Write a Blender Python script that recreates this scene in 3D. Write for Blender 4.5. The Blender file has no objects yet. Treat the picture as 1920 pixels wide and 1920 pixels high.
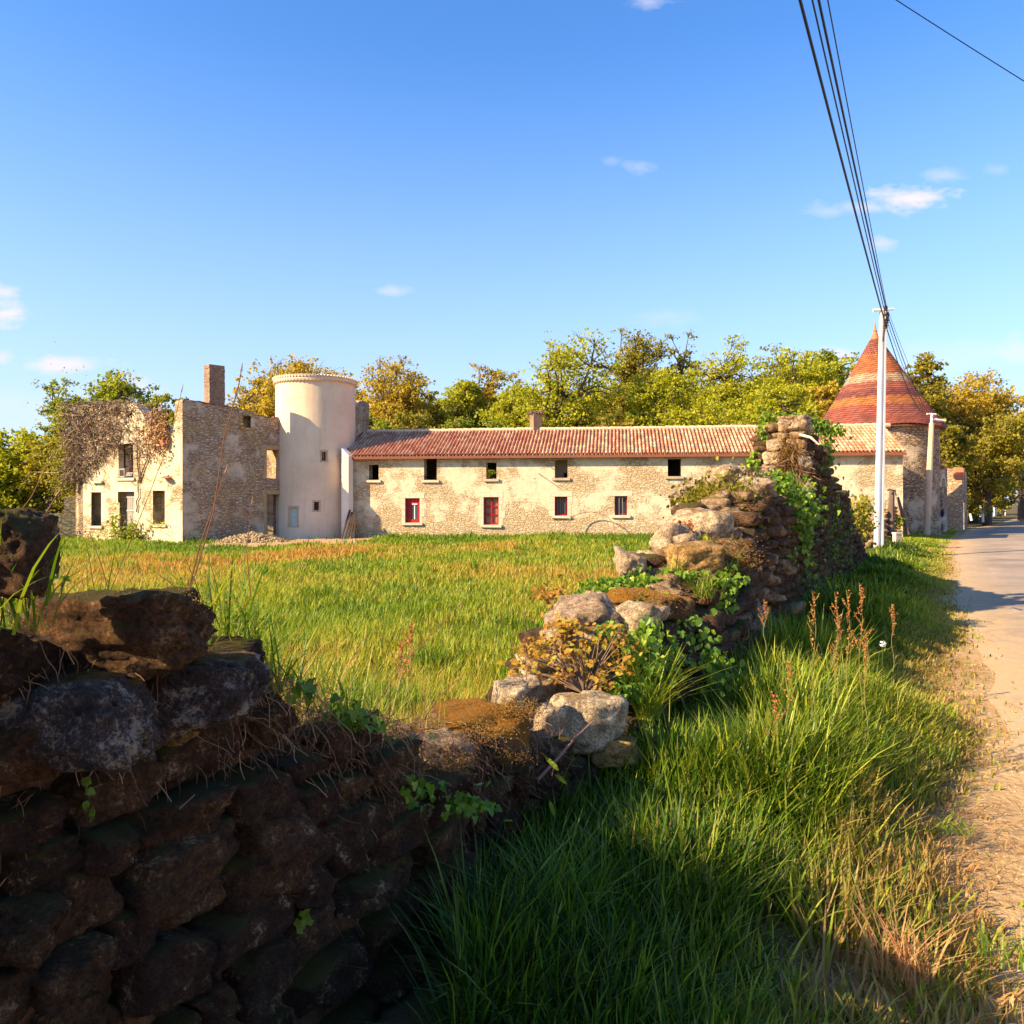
import bpy, math, random
import numpy as np
from mathutils import Vector

# ---------------------------------------------------------------- camera
F = 1500.0; HZ = 945.0; EYE = 1.6
C = bpy.context.scene.collection
cam_d = bpy.data.cameras.new("camera"); cam = bpy.data.objects.new("camera", cam_d); C.objects.link(cam)
cam.location = (0, 0, EYE); cam.rotation_euler = (math.radians(90), 0, 0)
cam_d.sensor_width = 36; cam_d.lens = 36 * F / 1920.0
cam_d.shift_y = -(960 - HZ) / 1920.0
cam_d.clip_start = 0.05; cam_d.clip_end = 3000
bpy.context.scene.camera = cam

# ---------------------------------------------------------------- light
SUN_TRAVEL = Vector((1.0, 0.44, -0.65)).normalized()
to_sun = -SUN_TRAVEL
EL = math.asin(to_sun.z); AZ = math.atan2(to_sun.x, to_sun.y)
sd = bpy.data.lights.new("sun", 'SUN'); sd.energy = 5.0; sd.angle = math.radians(0.5); sd.color = (1.0, 0.77, 0.46)
sun = bpy.data.objects.new("sun", sd); C.objects.link(sun)
sun.rotation_euler = SUN_TRAVEL.to_track_quat('-Z', 'Y').to_euler(); sun.location = (-20, -10, 30)

sc = bpy.context.scene
sc.view_settings.view_transform = 'Standard'; sc.view_settings.look = 'None'
sc.view_settings.exposure = 1.42; sc.view_settings.gamma = 1.0
sc.cycles.max_bounces = 6; sc.cycles.diffuse_bounces = 3; sc.cycles.transparent_max_bounces = 4
sc.cycles.use_denoising = True

W = bpy.data.worlds.new("World"); sc.world = W; W.use_nodes = True
wn = W.node_tree; wn.nodes.clear()

def NT(tree):
    def n(kind, **kw):
        nd = tree.nodes.new(kind)
        for k, v in kw.items():
            if k.startswith('_'): setattr(nd, k[1:], v)
            else: nd.inputs[k.replace('__', ' ')].default_value = v
        return nd
    def l(a, b): tree.links.new(a, b)
    return n, l

n, l = NT(wn)
sky = n('ShaderNodeTexSky', _sky_type='NISHITA', _sun_disc=False, _sun_elevation=EL, _sun_rotation=AZ)
sky.air_density = 1.0; sky.dust_density = 0.6; sky.ozone_density = 2.5; sky.altitude = 50
hs = n('ShaderNodeHueSaturation', Hue=0.508, Saturation=1.28, Value=1.38)
l(sky.outputs[0], hs.inputs['Color'])
tc = n('ShaderNodeTexCoord'); sep = n('ShaderNodeSeparateXYZ'); l(tc.outputs['Generated'], sep.inputs[0])
def M(op, a, b=None, clamp=False):
    m = n('ShaderNodeMath', _operation=op, _use_clamp=clamp)
    for i, x in enumerate((a, b)):
        if x is None: continue
        if isinstance(x, (int, float)): m.inputs[i].default_value = x
        else: l(x, m.inputs[i])
    return m.outputs[0]
yy = M('MAXIMUM', sep.outputs[1], 0.02)
px = M('DIVIDE', sep.outputs[0], yy); pz = M('DIVIDE', sep.outputs[2], yy)
cmb = n('ShaderNodeCombineXYZ'); l(px, cmb.inputs[0]); l(pz, cmb.inputs[1])
mp = n('ShaderNodeMapping'); l(cmb.outputs[0], mp.inputs[0]); mp.inputs['Scale'].default_value = (1, 2.0, 1)
nz1 = n('ShaderNodeTexNoise', Scale=22.0, Detail=6.0, Roughness=0.55); l(mp.outputs[0], nz1.inputs['Vector'])
nz2 = n('ShaderNodeTexNoise', Scale=60.0, Detail=4.0); l(mp.outputs[0], nz2.inputs['Vector'])
wob = M('SUBTRACT', nz1.outputs[0], 0.5); wob2 = M('SUBTRACT', nz2.outputs[0], 0.5)
clouds = [(1700, 372, 92, 30, 1.0), (1620, 388, 80, 14, .5), (1560, 396, 60, 12, .3), (1768, 330, 46, 16, .35), (1868, 320, 24, 13, .2),
          (1648, 458, 34, 14, .5), (740, 547, 38, 13, .5), (8, 588, 52, 26, 1.0), (4, 546, 38, 16, .7), (125, 683, 90, 20, .9),
          (240, 728, 80, 26, .5), (0, 672, 26, 18, .6), (90, 760, 300, 50, .2), (1780, 665, 260, 34, .22), (1915, 660, 60, 30, .5), (1215, 2, 60, 16, .4), (1196, 314, 34, 16, .25),
          (1145, 300, 22, 12, .18), (1570, 665, 50, 22, .7), (1250, 595, 70, 22, .2), (700, 745, 120, 20, .3), (2300, 400, 200, 60, 1), (-400, 500, 180, 50, 1)]
tot = None
for (cx, cy, sx, sy, amt) in clouds:
    X = (cx - 960) / F; Z = (HZ - cy) / F
    a = M('DIVIDE', M('SUBTRACT', px, X), sx * 1.05 / F); b = M('DIVIDE', M('SUBTRACT', pz, Z), sy * 1.05 / F)
    d = M('SQRT', M('ADD', M('MULTIPLY', a, a), M('MULTIPLY', b, b)))
    d = M('ADD', d, M('MULTIPLY', wob, 2.0)); d = M('ADD', d, M('MULTIPLY', wob2, 0.8))
    v = M('MULTIPLY', M('SUBTRACT', 1.0, d), 1.15, True)
    v = M('MULTIPLY', v, amt)
    tot = v if tot is None else M('MAXIMUM', tot, v)
front = M('GREATER_THAN', sep.outputs[1], 0.05)
tot = M('MULTIPLY', tot, front)
# low pale band of haze near the horizon
el = M('SUBTRACT', 1.0, M('DIVIDE', sep.outputs[2], 0.50), True); el = M('MULTIPLY', M('POWER', el, 1.35), 0.92)
mixh = n('ShaderNodeMix', _data_type='RGBA'); l(el, mixh.inputs[0]); l(hs.outputs[0], mixh.inputs[6]); mixh.inputs[7].default_value = (2.75, 3.35, 4.75, 1)
mixc = n('ShaderNodeMix', _data_type='RGBA'); l(tot, mixc.inputs[0]); l(mixh.outputs[2], mixc.inputs[6]); mixc.inputs[7].default_value = (4.5, 4.2, 4.6, 1)
bg = n('ShaderNodeBackground', Strength=0.085); l(mixc.outputs[2], bg.inputs[0])
wo = n('ShaderNodeOutputWorld'); l(bg.outputs[0], wo.inputs[0])

# ---------------------------------------------------------------- helpers
def P(u, v, Y): return Vector(((u - 960) / F * Y, Y, EYE + (HZ - v) / F * Y))
def ZV(v, Y): return EYE + (HZ - v) / F * Y
def XU(u, Y): return (u - 960) / F * Y
R = random.Random(7)
RN = np.random.default_rng(11)

def tag(o, label=None, cat=None, group=None, kind=None):
    if label: o['label'] = label
    if cat: o['category'] = cat
    if group: o['group'] = group
    if kind: o['kind'] = kind
    return o
def empty(name, loc=(0, 0, 0)):
    o = bpy.data.objects.new(name, None); C.objects.link(o); o.location = loc; o.empty_display_size = .2; return o
def link(name, me, mat=None, parent=None, smooth=False):
    o = bpy.data.objects.new(name, me); C.objects.link(o)
    if mat:
        for m in (mat if isinstance(mat, (list, tuple)) else [mat]): me.materials.append(m)
    if parent:
        o.parent = parent; o.matrix_parent_inverse = parent_mat(parent).inverted()
    me.polygons.foreach_set('use_smooth', np.full(len(me.polygons), bool(smooth)))
    return o
def parent_mat(o):
    from mathutils import Matrix
    m = Matrix.Translation(o.location)
    return (parent_mat(o.parent) @ o.matrix_parent_inverse @ m) if o.parent else m

def np_mesh(name, V, loops, starts, attrs=None, uvs=None):
    me = bpy.data.meshes.new(name)
    V = np.asarray(V, dtype=np.float32).reshape(-1, 3)
    loops = np.asarray(loops, dtype=np.int32).ravel(); starts = np.asarray(starts, dtype=np.int32).ravel()
    me.vertices.add(len(V)); me.vertices.foreach_set('co', V.ravel())
    me.loops.add(len(loops)); me.loops.foreach_set('vertex_index', loops)
    me.polygons.add(len(starts)); me.polygons.foreach_set('loop_start', starts)
    if attrs:
        for k, a in attrs.items():
            at = me.attributes.new(k, 'FLOAT', 'POINT'); at.data.foreach_set('value', np.asarray(a, dtype=np.float32).ravel())
    if uvs is not None:
        ul = me.uv_layers.new(name='UVMap'); ul.data.foreach_set('uv', np.asarray(uvs, dtype=np.float32)[loops].ravel())
    me.update(calc_edges=True); me.validate()
    return me

class MB:
    def __init__(s): s.v = []; s.f = []; s.uv = []; s.a = []
    def add(s, vs, fs, uvs=None, a=0.0):
        b = len(s.v); s.v += [tuple(x) for x in vs]; s.f += [tuple(i + b for i in f) for f in fs]
        s.uv += list(uvs) if uvs is not None else [(x[0] + x[1], x[2]) for x in s.v[b:]]
        s.a += [a] * len(vs)
    def box(s, c, size, rz=0, a=0.0, jit=0.0, rot=None):
        hx, hy, hz = size[0] / 2, size[1] / 2, size[2] / 2
        cs, sn = math.cos(rz), math.sin(rz); vs = []
        for dz in (-hz, hz):
            for dx, dy in ((-hx, -hy), (hx, -hy), (hx, hy), (-hx, hy)):
                p = Vector((dx + R.uniform(-jit, jit), dy + R.uniform(-jit, jit), dz + R.uniform(-jit, jit)))
                if rot: p.rotate(rot)
                else: p = Vector((p.x * cs - p.y * sn, p.x * sn + p.y * cs, p.z))
                vs.append(Vector(c) + p)
        s.add(vs, [(0, 3, 2, 1), (4, 5, 6, 7), (0, 1, 5, 4), (1, 2, 6, 5), (2, 3, 7, 6), (3, 0, 4, 7)], a=a)
    def tube(s, pts, rad, sides=5, a=0.0, cap=True):
        pts = [Vector(p) for p in pts]; k = len(pts)
        if not isinstance(rad, (list, tuple)): rad = [rad] * k
        vs = []; prev = None
        for i, p in enumerate(pts):
            t = (pts[min(i + 1, k - 1)] - pts[max(i - 1, 0)])
            t = t.normalized() if t.length > 1e-9 else Vector((0, 0, 1))
            if prev is None:
                ref = Vector((0, 0, 1)) if abs(t.z) < .9 else Vector((1, 0, 0)); x = t.cross(ref).normalized()
            else: x = (prev - t * prev.dot(t)); x = x.normalized() if x.length > 1e-6 else t.orthogonal().normalized()
            prev = x; y = t.cross(x)
            for j in range(sides):
                an = 2 * math.pi * j / sides; vs.append(p + (x * math.cos(an) + y * math.sin(an)) * rad[i])
        fs = []
        for i in range(k - 1):
            for j in range(sides):
                j2 = (j + 1) % sides
                fs.append((i * sides + j, i * sides + j2, (i + 1) * sides + j2, (i + 1) * sides + j))
        if cap:
            fs.append(tuple(range(sides))[::-1]); fs.append(tuple((k - 1) * sides + j for j in range(sides)))
        s.add(vs, fs, a=a)
    def lathe(s, c, prof, seg=48, a=0.0, close=False):
        vs = []; fs = []; uv = []
        for i, (r, z) in enumerate(prof):
            for j in range(seg + 1):
                an = 2 * math.pi * j / seg
                vs.append((c[0] + r * math.cos(an), c[1] + r * math.sin(an), c[2] + z)); uv.append((an * max(p[0] for p in prof), z))
        m = seg + 1
        for i in range(len(prof) - 1):
            for j in range(seg): fs.append((i * m + j, i * m + j + 1, (i + 1) * m + j + 1, (i + 1) * m + j))
        s.add(vs, fs, uv, a)
    def build(s, name, mat=None, parent=None, smooth=False):
        me = bpy.data.meshes.new(name)
        lens = np.array([len(f) for f in s.f]); st = np.concatenate([[0], np.cumsum(lens)[:-1]])
        me = np_mesh(name, s.v, [i for f in s.f for i in f], st, attrs={'tone': s.a}, uvs=s.uv)
        return link(name, me, mat, parent, smooth)

# ---------------------------------------------------------------- materials
MAT = {}
def mat(name, rough=0.9):
    m = bpy.data.materials.new(name); m.use_nodes = True; m.node_tree.nodes.clear()
    n, l = NT(m.node_tree)
    out = n('ShaderNodeOutputMaterial'); b = n('ShaderNodeBsdfPrincipled', Roughness=rough)
    b.inputs['Specular IOR Level'].default_value = 0.25
    l(b.outputs[0], out.inputs[0]); MAT[name] = m
    return m, n, l, b, out
def ramp(n, stops, interp='LINEAR'):
    r = n('ShaderNodeValToRGB'); r.color_ramp.interpolation = interp
    e = r.color_ramp.elements
    while len(e) > 1: e.remove(e[0])
    e[0].position = stops[0][0]; e[0].color = (*stops[0][1], 1)
    for p, c in stops[1:]:
        x = e.new(p); x.color = (*c, 1)
    return r
def mixc_(n, l, fac, a, b, mode='MIX'):
    m = n('ShaderNodeMix', _data_type='RGBA', _blend_type=mode)
    for i, x in ((0, fac), (6, a), (7, b)):
        if isinstance(x, (int, float)): m.inputs[i].default_value = x
        elif isinstance(x, tuple): m.inputs[i].default_value = (*x, 1)
        else: l(x, m.inputs[i])
    return m.outputs[2]
def math_(n, l, op, a, b=None, clamp=False):
    m = n('ShaderNodeMath', _operation=op, _use_clamp=clamp)
    for i, x in enumerate((a, b)):
        if x is None: continue
        if isinstance(x, (int, float)): m.inputs[i].default_value = x
        else: l(x, m.inputs[i])
    return m.outputs[0]
def noise_(n, l, vec, scale, detail=5, rough=.6):
    t = n('ShaderNodeTexNoise', Scale=scale, Detail=detail, Roughness=rough)
    if vec is not None: l(vec, t.inputs['Vector'])
    return t.outputs[0]
def step_(n, l, x, lo, hi, a=0., b=1.):
    m = n('ShaderNodeMapRange'); l(x, m.inputs[0])
    for i, v in zip((1, 2, 3, 4), (lo, hi, a, b)): m.inputs[i].default_value = v
    return m.outputs[0]
def bump_(n, l, b, h, dist=.02, strength=1.0):
    bp = n('ShaderNodeBump', Strength=strength, Distance=dist); l(h, bp.inputs['Height']); l(bp.outputs[0], b.inputs['Normal'])

def masonry(name, c1, c2, c3, mortar, sx=2.6, sy=6.0, plaster=None, pl_amt=0.5, dist=.03, seed=0.0, grime=.5, stain=(.16, .13, .10), low_bare=None, stain_tone=None):
    """rubble stone wall; UVs are in metres. Optional remains of a lime render over it."""
    m, n, l, b, o = mat(name, .95)
    uv = n('ShaderNodeUVMap'); add = n('ShaderNodeVectorMath', _operation='ADD'); l(uv.outputs[0], add.inputs[0]); add.inputs[1].default_value = (seed, seed * .7, 0)
    nw = n('ShaderNodeTexNoise', Scale=1.6, Detail=3.0); l(add.outputs[0], nw.inputs['Vector'])
    sub = n('ShaderNodeVectorMath', _operation='MULTIPLY_ADD'); l(nw.outputs['Color'], sub.inputs[0]); sub.inputs[1].default_value = (.34, .16, 0); l(add.outputs[0], sub.inputs[2])
    mp = n('ShaderNodeMapping'); mp.inputs['Scale'].default_value = (sx, sy, 1); l(sub.outputs[0], mp.inputs[0])
    vo = n('ShaderNodeTexVoronoi', _feature='DISTANCE_TO_EDGE', Scale=1.0, Randomness=.85); l(mp.outputs[0], vo.inputs['Vector'])
    vc = n('ShaderNodeTexVoronoi', _feature='F1', Scale=1.0, Randomness=.85); l(mp.outputs[0], vc.inputs['Vector'])
    sp = n('ShaderNodeSeparateColor'); l(vc.outputs['Color'], sp.inputs[0])
    col = ramp(n, [(0, c1), (.5, c2), (1, c3)]); l(sp.outputs[0], col.inputs[0])
    fine = noise_(n, l, add.outputs[0], 14, 6, .7)
    colv = mixc_(n, l, .75, col.outputs[0], ramp_out(n, l, fine, [(.25, (.45, .45, .45)), (.75, (1.2, 1.15, 1.1))]), 'MULTIPLY')
    joint = step_(n, l, math_(n, l, 'ADD', vo.outputs['Distance'], math_(n, l, 'MULTIPLY', math_(n, l, 'SUBTRACT', fine, .5), .22)), .02, .13)
    c = mixc_(n, l, joint, mortar, colv)
    h = math_(n, l, 'ADD', math_(n, l, 'MULTIPLY', joint, 1.0), math_(n, l, 'MULTIPLY', fine, .7))
    if plaster:
        big = noise_(n, l, add.outputs[0], .55, 6, .68)
        sepu = n('ShaderNodeSeparateXYZ'); l(uv.outputs[0], sepu.inputs[0])
        if low_bare:
            g = step_(n, l, sepu.outputs[1], low_bare[0], low_bare[1], -.22, .0); big = math_(n, l, 'ADD', big, g)
        pm = step_(n, l, big, 1 - pl_amt - .035, 1 - pl_amt + .05)
        bits = step_(n, l, noise_(n, l, add.outputs[0], 7, 5, .75), .58, .66); pm = math_(n, l, 'MULTIPLY', pm, math_(n, l, 'SUBTRACT', 1.0, math_(n, l, 'MULTIPLY', bits, .8)))
        pn = noise_(n, l, add.outputs[0], 3.5, 7, .7)
        pc = mixc_(n, l, step_(n, l, pn, .3, .7), tuple(x * .72 for x in plaster), plaster)
        c = mixc_(n, l, pm, c, pc)
        h = math_(n, l, 'ADD', math_(n, l, 'MULTIPLY', h, math_(n, l, 'SUBTRACT', 1.0, math_(n, l, 'MULTIPLY', pm, .93))), math_(n, l, 'MULTIPLY', pm, math_(n, l, 'ADD', .72, math_(n, l, 'MULTIPLY', pn, .55))))
    # weather stains, with streaks running down
    mp2 = n('ShaderNodeMapping'); mp2.inputs['Scale'].default_value = (1.4, .35, 1); l(add.outputs[0], mp2.inputs[0])
    st = step_(n, l, noise_(n, l, mp2.outputs[0], 1.3, 7, .7), .50, .72)
    c = mixc_(n, l, math_(n, l, 'MULTIPLY', st, grime), c, stain)
    if stain_tone: c = mixc_(n, l, math_(n, l, 'MULTIPLY', step_(n, l, noise_(n, l, add.outputs[0], .9, 6, .7), .48, .68), .6), c, stain_tone)
    l(c, b.inputs['Base Color']); bump_(n, l, b, h, dist, .9)
    return m
def ramp_out(n, l, src, stops, interp='LINEAR'):
    r = ramp(n, stops, interp); l(src, r.inputs[0]); return r.outputs[0]

M_WING = masonry('wing_masonry', (.56, .43, .26), (.66, .53, .35), (.54, .36, .19), (.40, .30, .18), 4.6, 11, (.70, .58, .40), .52, .03, 3.0, .30, (.42, .31, .19), (0.1, 1.5))
M_MANS = masonry('mansion_render', (.48, .35, .19), (.60, .46, .28), (.42, .28, .16), (.30, .21, .12), 3.6, 8, (.74, .61, .40), .54, .035, 9.0, .42, (.40, .29, .17))
M_MANS_S = masonry('mansion_rubble', (.52, .37, .25), (.64, .49, .33), (.46, .29, .19), (.24, .16, .10), 4.6, 11.5, (.64, .51, .37), .46, .03, 17.0, .55, (.15, .10, .075), None, (.50, .33, .13))
M_DOVE = masonry('dovecote_masonry', (.44, .31, .19), (.55, .41, .27), (.38, .24, .14), (.15, .10, .06), 3.6, 10, (.62, .49, .34), .46, .04, 23.0, .35, (.26, .18, .12))
M_FARW = masonry('roadside_masonry', (.52, .36, .22), (.62, .46, .30), (.50, .27, .16), (.32, .22, .14), 3.5, 6.5, None, .5, .04, 31.0, .35, (.3, .2, .13))
M_LOWW = masonry('ochre_masonry', (.55, .42, .22), (.62, .5, .28), (.48, .32, .16), (.32, .23, .12), 3.2, 7, None, .5, .04, 41.0, .25, (.34, .24, .12))
M_BRICK = masonry('chimney_brick', (.36, .16, .09), (.42, .24, .15), (.26, .12, .08), (.34, .28, .2), 5.0, 12, None, .5, .03, 51.0, .5, (.14, .1, .08))

def plain(name, col, var=.25, scale=6, rough=.85, bump=.004, metal=0.0, streak=False):
    m, n, l, b, o = mat(name, rough)
    t = n('ShaderNodeTexCoord'); mp = n('ShaderNodeMapping'); l(t.outputs['Object'], mp.inputs[0])
    if streak: mp.inputs['Scale'].default_value = (1, 1, .12)
    f = noise_(n, l, mp.outputs[0], scale, 6, .65)
    c = ramp_out(n, l, f, [(.3, tuple(x * (1 - var) for x in col)), (.7, tuple(min(1, x * (1 + var * .6)) for x in col))])
    l(c, b.inputs['Base Color']); b.inputs['Metallic'].default_value = metal
    bump_(n, l, b, f, bump, .6)
    return m
M_DRESS = plain('dressed_stone', (.62, .49, .35), .22, 8)
M_DRESSG = plain('weathered_dressed_stone', (.48, .36, .25), .25, 8)
M_RED = plain('red_paint', (.36, .008, .012), .2, 5, .5)
M_REDD = plain('dark_red_wood', (.22, .03, .03), .3, 8, .6)
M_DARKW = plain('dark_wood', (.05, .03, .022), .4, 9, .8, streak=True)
M_OLDW = plain('grey_wood', (.34, .29, .26), .35, 14, .85, streak=True)
M_IRON = plain('iron', (.03, .028, .03), .3, 20, .6)
M_WHITE = plain('white_paint', (.72, .70, .70), .12, 6, .45)
M_PALEDOOR = plain('pale_green_paint', (.42, .55, .50), .15, 7, .6)
M_GLASS = plain('dark_pane', (.05, .06, .08), .2, 2, .15)
M_POLE = plain('pole_white', (.62, .62, .64), .22, 9, .5, streak=True)
M_POLEW = plain('pole_timber', (.58, .42, .28), .25, 12, .8, streak=True)
M_CABLE = plain('cable_rubber', (.012, .012, .03), .2, 20, .5)
M_TWIG = plain('twig', (.20, .13, .09), .4, 30, .9)
M_BEAM = plain('eave_timber', (.22, .08, .05), .3, 14, .8)
M_EARTH = plain('earth', (.13, .058, .024), .8, 18, 1.0, .06)
M_SKIN = plain('skin', (.45, .28, .2), .1, 20, .6)
M_NAVY = plain('navy_cloth', (.015, .018, .06), .3, 30, .9)
M_CLOTHL = plain('pale_cloth', (.5, .48, .45), .1, 30, .9)
M_RUSTT = plain('terracotta_rim', (.45, .17, .09), .3, 10, .8)

def tower_plaster():
    m, n, l, b, o = mat('tower_render', .9)
    t = n('ShaderNodeTexCoord')
    f = noise_(n, l, t.outputs['Object'], .7, 6, .62)
    c = ramp_out(n, l, f, [(.3, (.62, .46, .31)), (.55, (.70, .54, .38)), (.75, (.76, .60, .43))])
    sp = step_(n, l, noise_(n, l, t.outputs['Object'], 4.5, 3, .5), .70, .74)
    c = mixc_(n, l, math_(n, l, 'MULTIPLY', sp, .45), c, (.35, .26, .19))
    mps = n('ShaderNodeMapping'); mps.inputs['Scale'].default_value = (2.2, 2.2, .22); l(t.outputs['Object'], mps.inputs[0])
    c = mixc_(n, l, math_(n, l, 'MULTIPLY', step_(n, l, noise_(n, l, mps.outputs[0], 1.6, 7, .7), .50, .70), .38), c, (.46, .34, .22))
    c = mixc_(n, l, math_(n, l, 'MULTIPLY', step_(n, l, noise_(n, l, t.outputs['Object'], 1.1, 2, .4), .56, .60), .22), c, (.74, .62, .48))
    l(c, b.inputs['Base Color']); bump_(n, l, b, noise_(n, l, t.outputs['Object'], 9, 6), .012, .5)
    return m
M_TOWER = tower_plaster()

def tile_mat(name, cols, nx, ny):
    m, n, l, b, o = mat(name, .85)
    uv = n('ShaderNodeUVMap'); mp = n('ShaderNodeMapping'); mp.inputs['Scale'].default_value = (nx, ny, 1); l(uv.outputs[0], mp.inputs[0])
    fl = n('ShaderNodeVectorMath', _operation='FLOOR'); l(mp.outputs[0], fl.inputs[0])
    wn_ = n('ShaderNodeTexWhiteNoise'); l(fl.outputs[0], wn_.inputs[0])
    c = ramp_out(n, l, wn_.outputs[0], cols)
    t = n('ShaderNodeTexCoord'); f = noise_(n, l, t.outputs['Object'], 2.2, 7, .7)
    c = mixc_(n, l, .8, c, ramp_out(n, l, f, [(.3, (.72, .66, .62)), (.7, (1.15, 1.15, 1.1))]), 'MULTIPLY')
    li = step_(n, l, noise_(n, l, t.outputs['Object'], 11, 4, .6), .64, .70)
    c = mixc_(n, l, math_(n, l, 'MULTIPLY', li, .6), c, (.60, .48, .30))
    l(c, b.inputs['Base Color']); return m
M_TILE = tile_mat('roof_tile', [(0, (.42, .17, .10)), (.3, (.50, .235, .135)), (.6, (.56, .30, .175)), (.88, (.60, .37, .23)), (1, (.64, .45, .30))], 1, 1)

def cone_mat(bands, z0, z1):
    m, n, l, b, o = mat('banded_tile', .85)
    uv = n('ShaderNodeUVMap'); sep = n('ShaderNodeSeparateXYZ'); l(uv.outputs[0], sep.inputs[0])
    t = n('ShaderNodeTexCoord')
    mp = n('ShaderNodeMapping'); mp.inputs['Scale'].default_value = (1, 1, 1); l(uv.outputs[0], mp.inputs[0])
    br = n('ShaderNodeTexBrick', Scale=1.0); l(mp.outputs[0], br.inputs['Vector'])
    br.inputs['Brick Width'].default_value = .17; br.inputs['Row Height'].default_value = .12; br.inputs['Mortar Size'].default_value = .012
    br.inputs['Color1'].default_value = (.62, .62, .62, 1); br.inputs['Color2'].default_value = (1.25, 1.2, 1.15, 1); br.inputs['Mortar'].default_value = (.25, .2, .2, 1)
    zz = math_(n, l, 'ADD', sep.outputs[1], math_(n, l, 'MULTIPLY', math_(n, l, 'SUBTRACT', noise_(n, l, t.outputs['Object'], 3, 6, .75), .5), .55))
    f = step_(n, l, zz, z0, z1)
    c = ramp_out(n, l, f, bands, 'CONSTANT')
    wn_ = noise_(n, l, uv.outputs[0], 7, 6, .8)
    c = mixc_(n, l, step_(n, l, wn_, .50, .64, 0, .30), c, (.40, .24, .15))
    c = mixc_(n, l, 1.0, c, br.outputs['Color'], 'MULTIPLY')
    l(c, b.inputs['Base Color'])
    h = math_(n, l, 'ADD', math_(n, l, 'MULTIPLY', math_(n, l, 'SUBTRACT', 1.0, br.outputs['Fac']), 1.0), math_(n, l, 'MULTIPLY', wn_, .8))
    bump_(n, l, b, h, .05, 1.0)
    return m

def leaf_mat(name, stops, trans=.35, rough=.55, dry=None):
    m, n, l, b, o = mat(name, rough)
    a = n('ShaderNodeAttribute', _attribute_name='tone'); r = ramp(n, stops); l(a.outputs['Fac'], r.inputs[0])
    c = r.outputs[0]
    if dry:
        a2 = n('ShaderNodeAttribute', _attribute_name='dry'); c = mixc_(n, l, a2.outputs['Fac'], c, dry)
    l(c, b.inputs['Base Color'])
    tr = n('ShaderNodeBsdfTranslucent'); l(mixc_(n, l, 1.0, c, (1.35, 1.3, .6), 'MULTIPLY'), tr.inputs[0])
    mx = n('ShaderNodeMixShader'); mx.inputs[0].default_value = trans
    l(b.outputs[0], mx.inputs[1]); l(tr.outputs[0], mx.inputs[2]); l(mx.outputs[0], o.inputs[0])
    return m
M_MEADOW = leaf_mat('meadow_blade', [(0, (.08, .16, .008)), (.35, (.19, .27, .014)), (.62, (.32, .33, .03)), (.8, (.42, .31, .05)), (1, (.46, .25, .055))], .4)
M_VERGE = leaf_mat('verge_blade', [(0, (.010, .040, .003)), (.42, (.09, .175, .008)), (1, (.44, .46, .045))], .4, .42, dry=(.42, .24, .09))  # darkest stop set near black to stand for shade; upper stops stay lit
M_DRYG = leaf_mat('dry_blade', [(0, (.35, .2, .07)), (.5, (.45, .3, .12)), (1, (.5, .12, .05))], .3)
M_L_YG = leaf_mat('leaf_yellow_green', [(0, (.19, .21, .013)), (.5, (.36, .37, .02)), (1, (.52, .49, .03))], .45)
M_L_G = leaf_mat('leaf_green', [(0, (.10, .15, .014)), (.5, (.22, .27, .02)), (1, (.38, .38, .035))], .45)
M_L_BR = leaf_mat('leaf_bronze', [(0, (.24, .18, .016)), (.5, (.42, .30, .03)), (1, (.54, .42, .06))], .45)
M_L_OL = leaf_mat('leaf_olive', [(0, (.13, .12, .014)), (.5, (.26, .23, .02)), (1, (.40, .34, .045))], .45)
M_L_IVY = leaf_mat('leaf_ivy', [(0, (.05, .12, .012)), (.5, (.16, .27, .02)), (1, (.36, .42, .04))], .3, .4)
M_L_OR = leaf_mat('leaf_orange', [(0, (.17, .06, .010)), (.5, (.34, .17, .016)), (1, (.34, .32, .03))], .35)
M_SORREL = leaf_mat('sorrel_seed', [(0, (.30, .07, .025)), (.5, (.48, .15, .045)), (1, (.54, .28, .08))], .3)
M_VINE = leaf_mat('dry_vine', [(0, (.07, .04, .025)), (.5, (.22, .14, .09)), (1, (.42, .30, .20))], .1, .9)
M_ROOTS = leaf_mat('root_fibre', [(0, (.08, .035, .018)), (.5, (.24, .12, .06)), (1, (.42, .26, .14))], .15, .9)
M_BARK = plain('bark', (.10, .07, .05), .4, 8, .95, .03)

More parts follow.
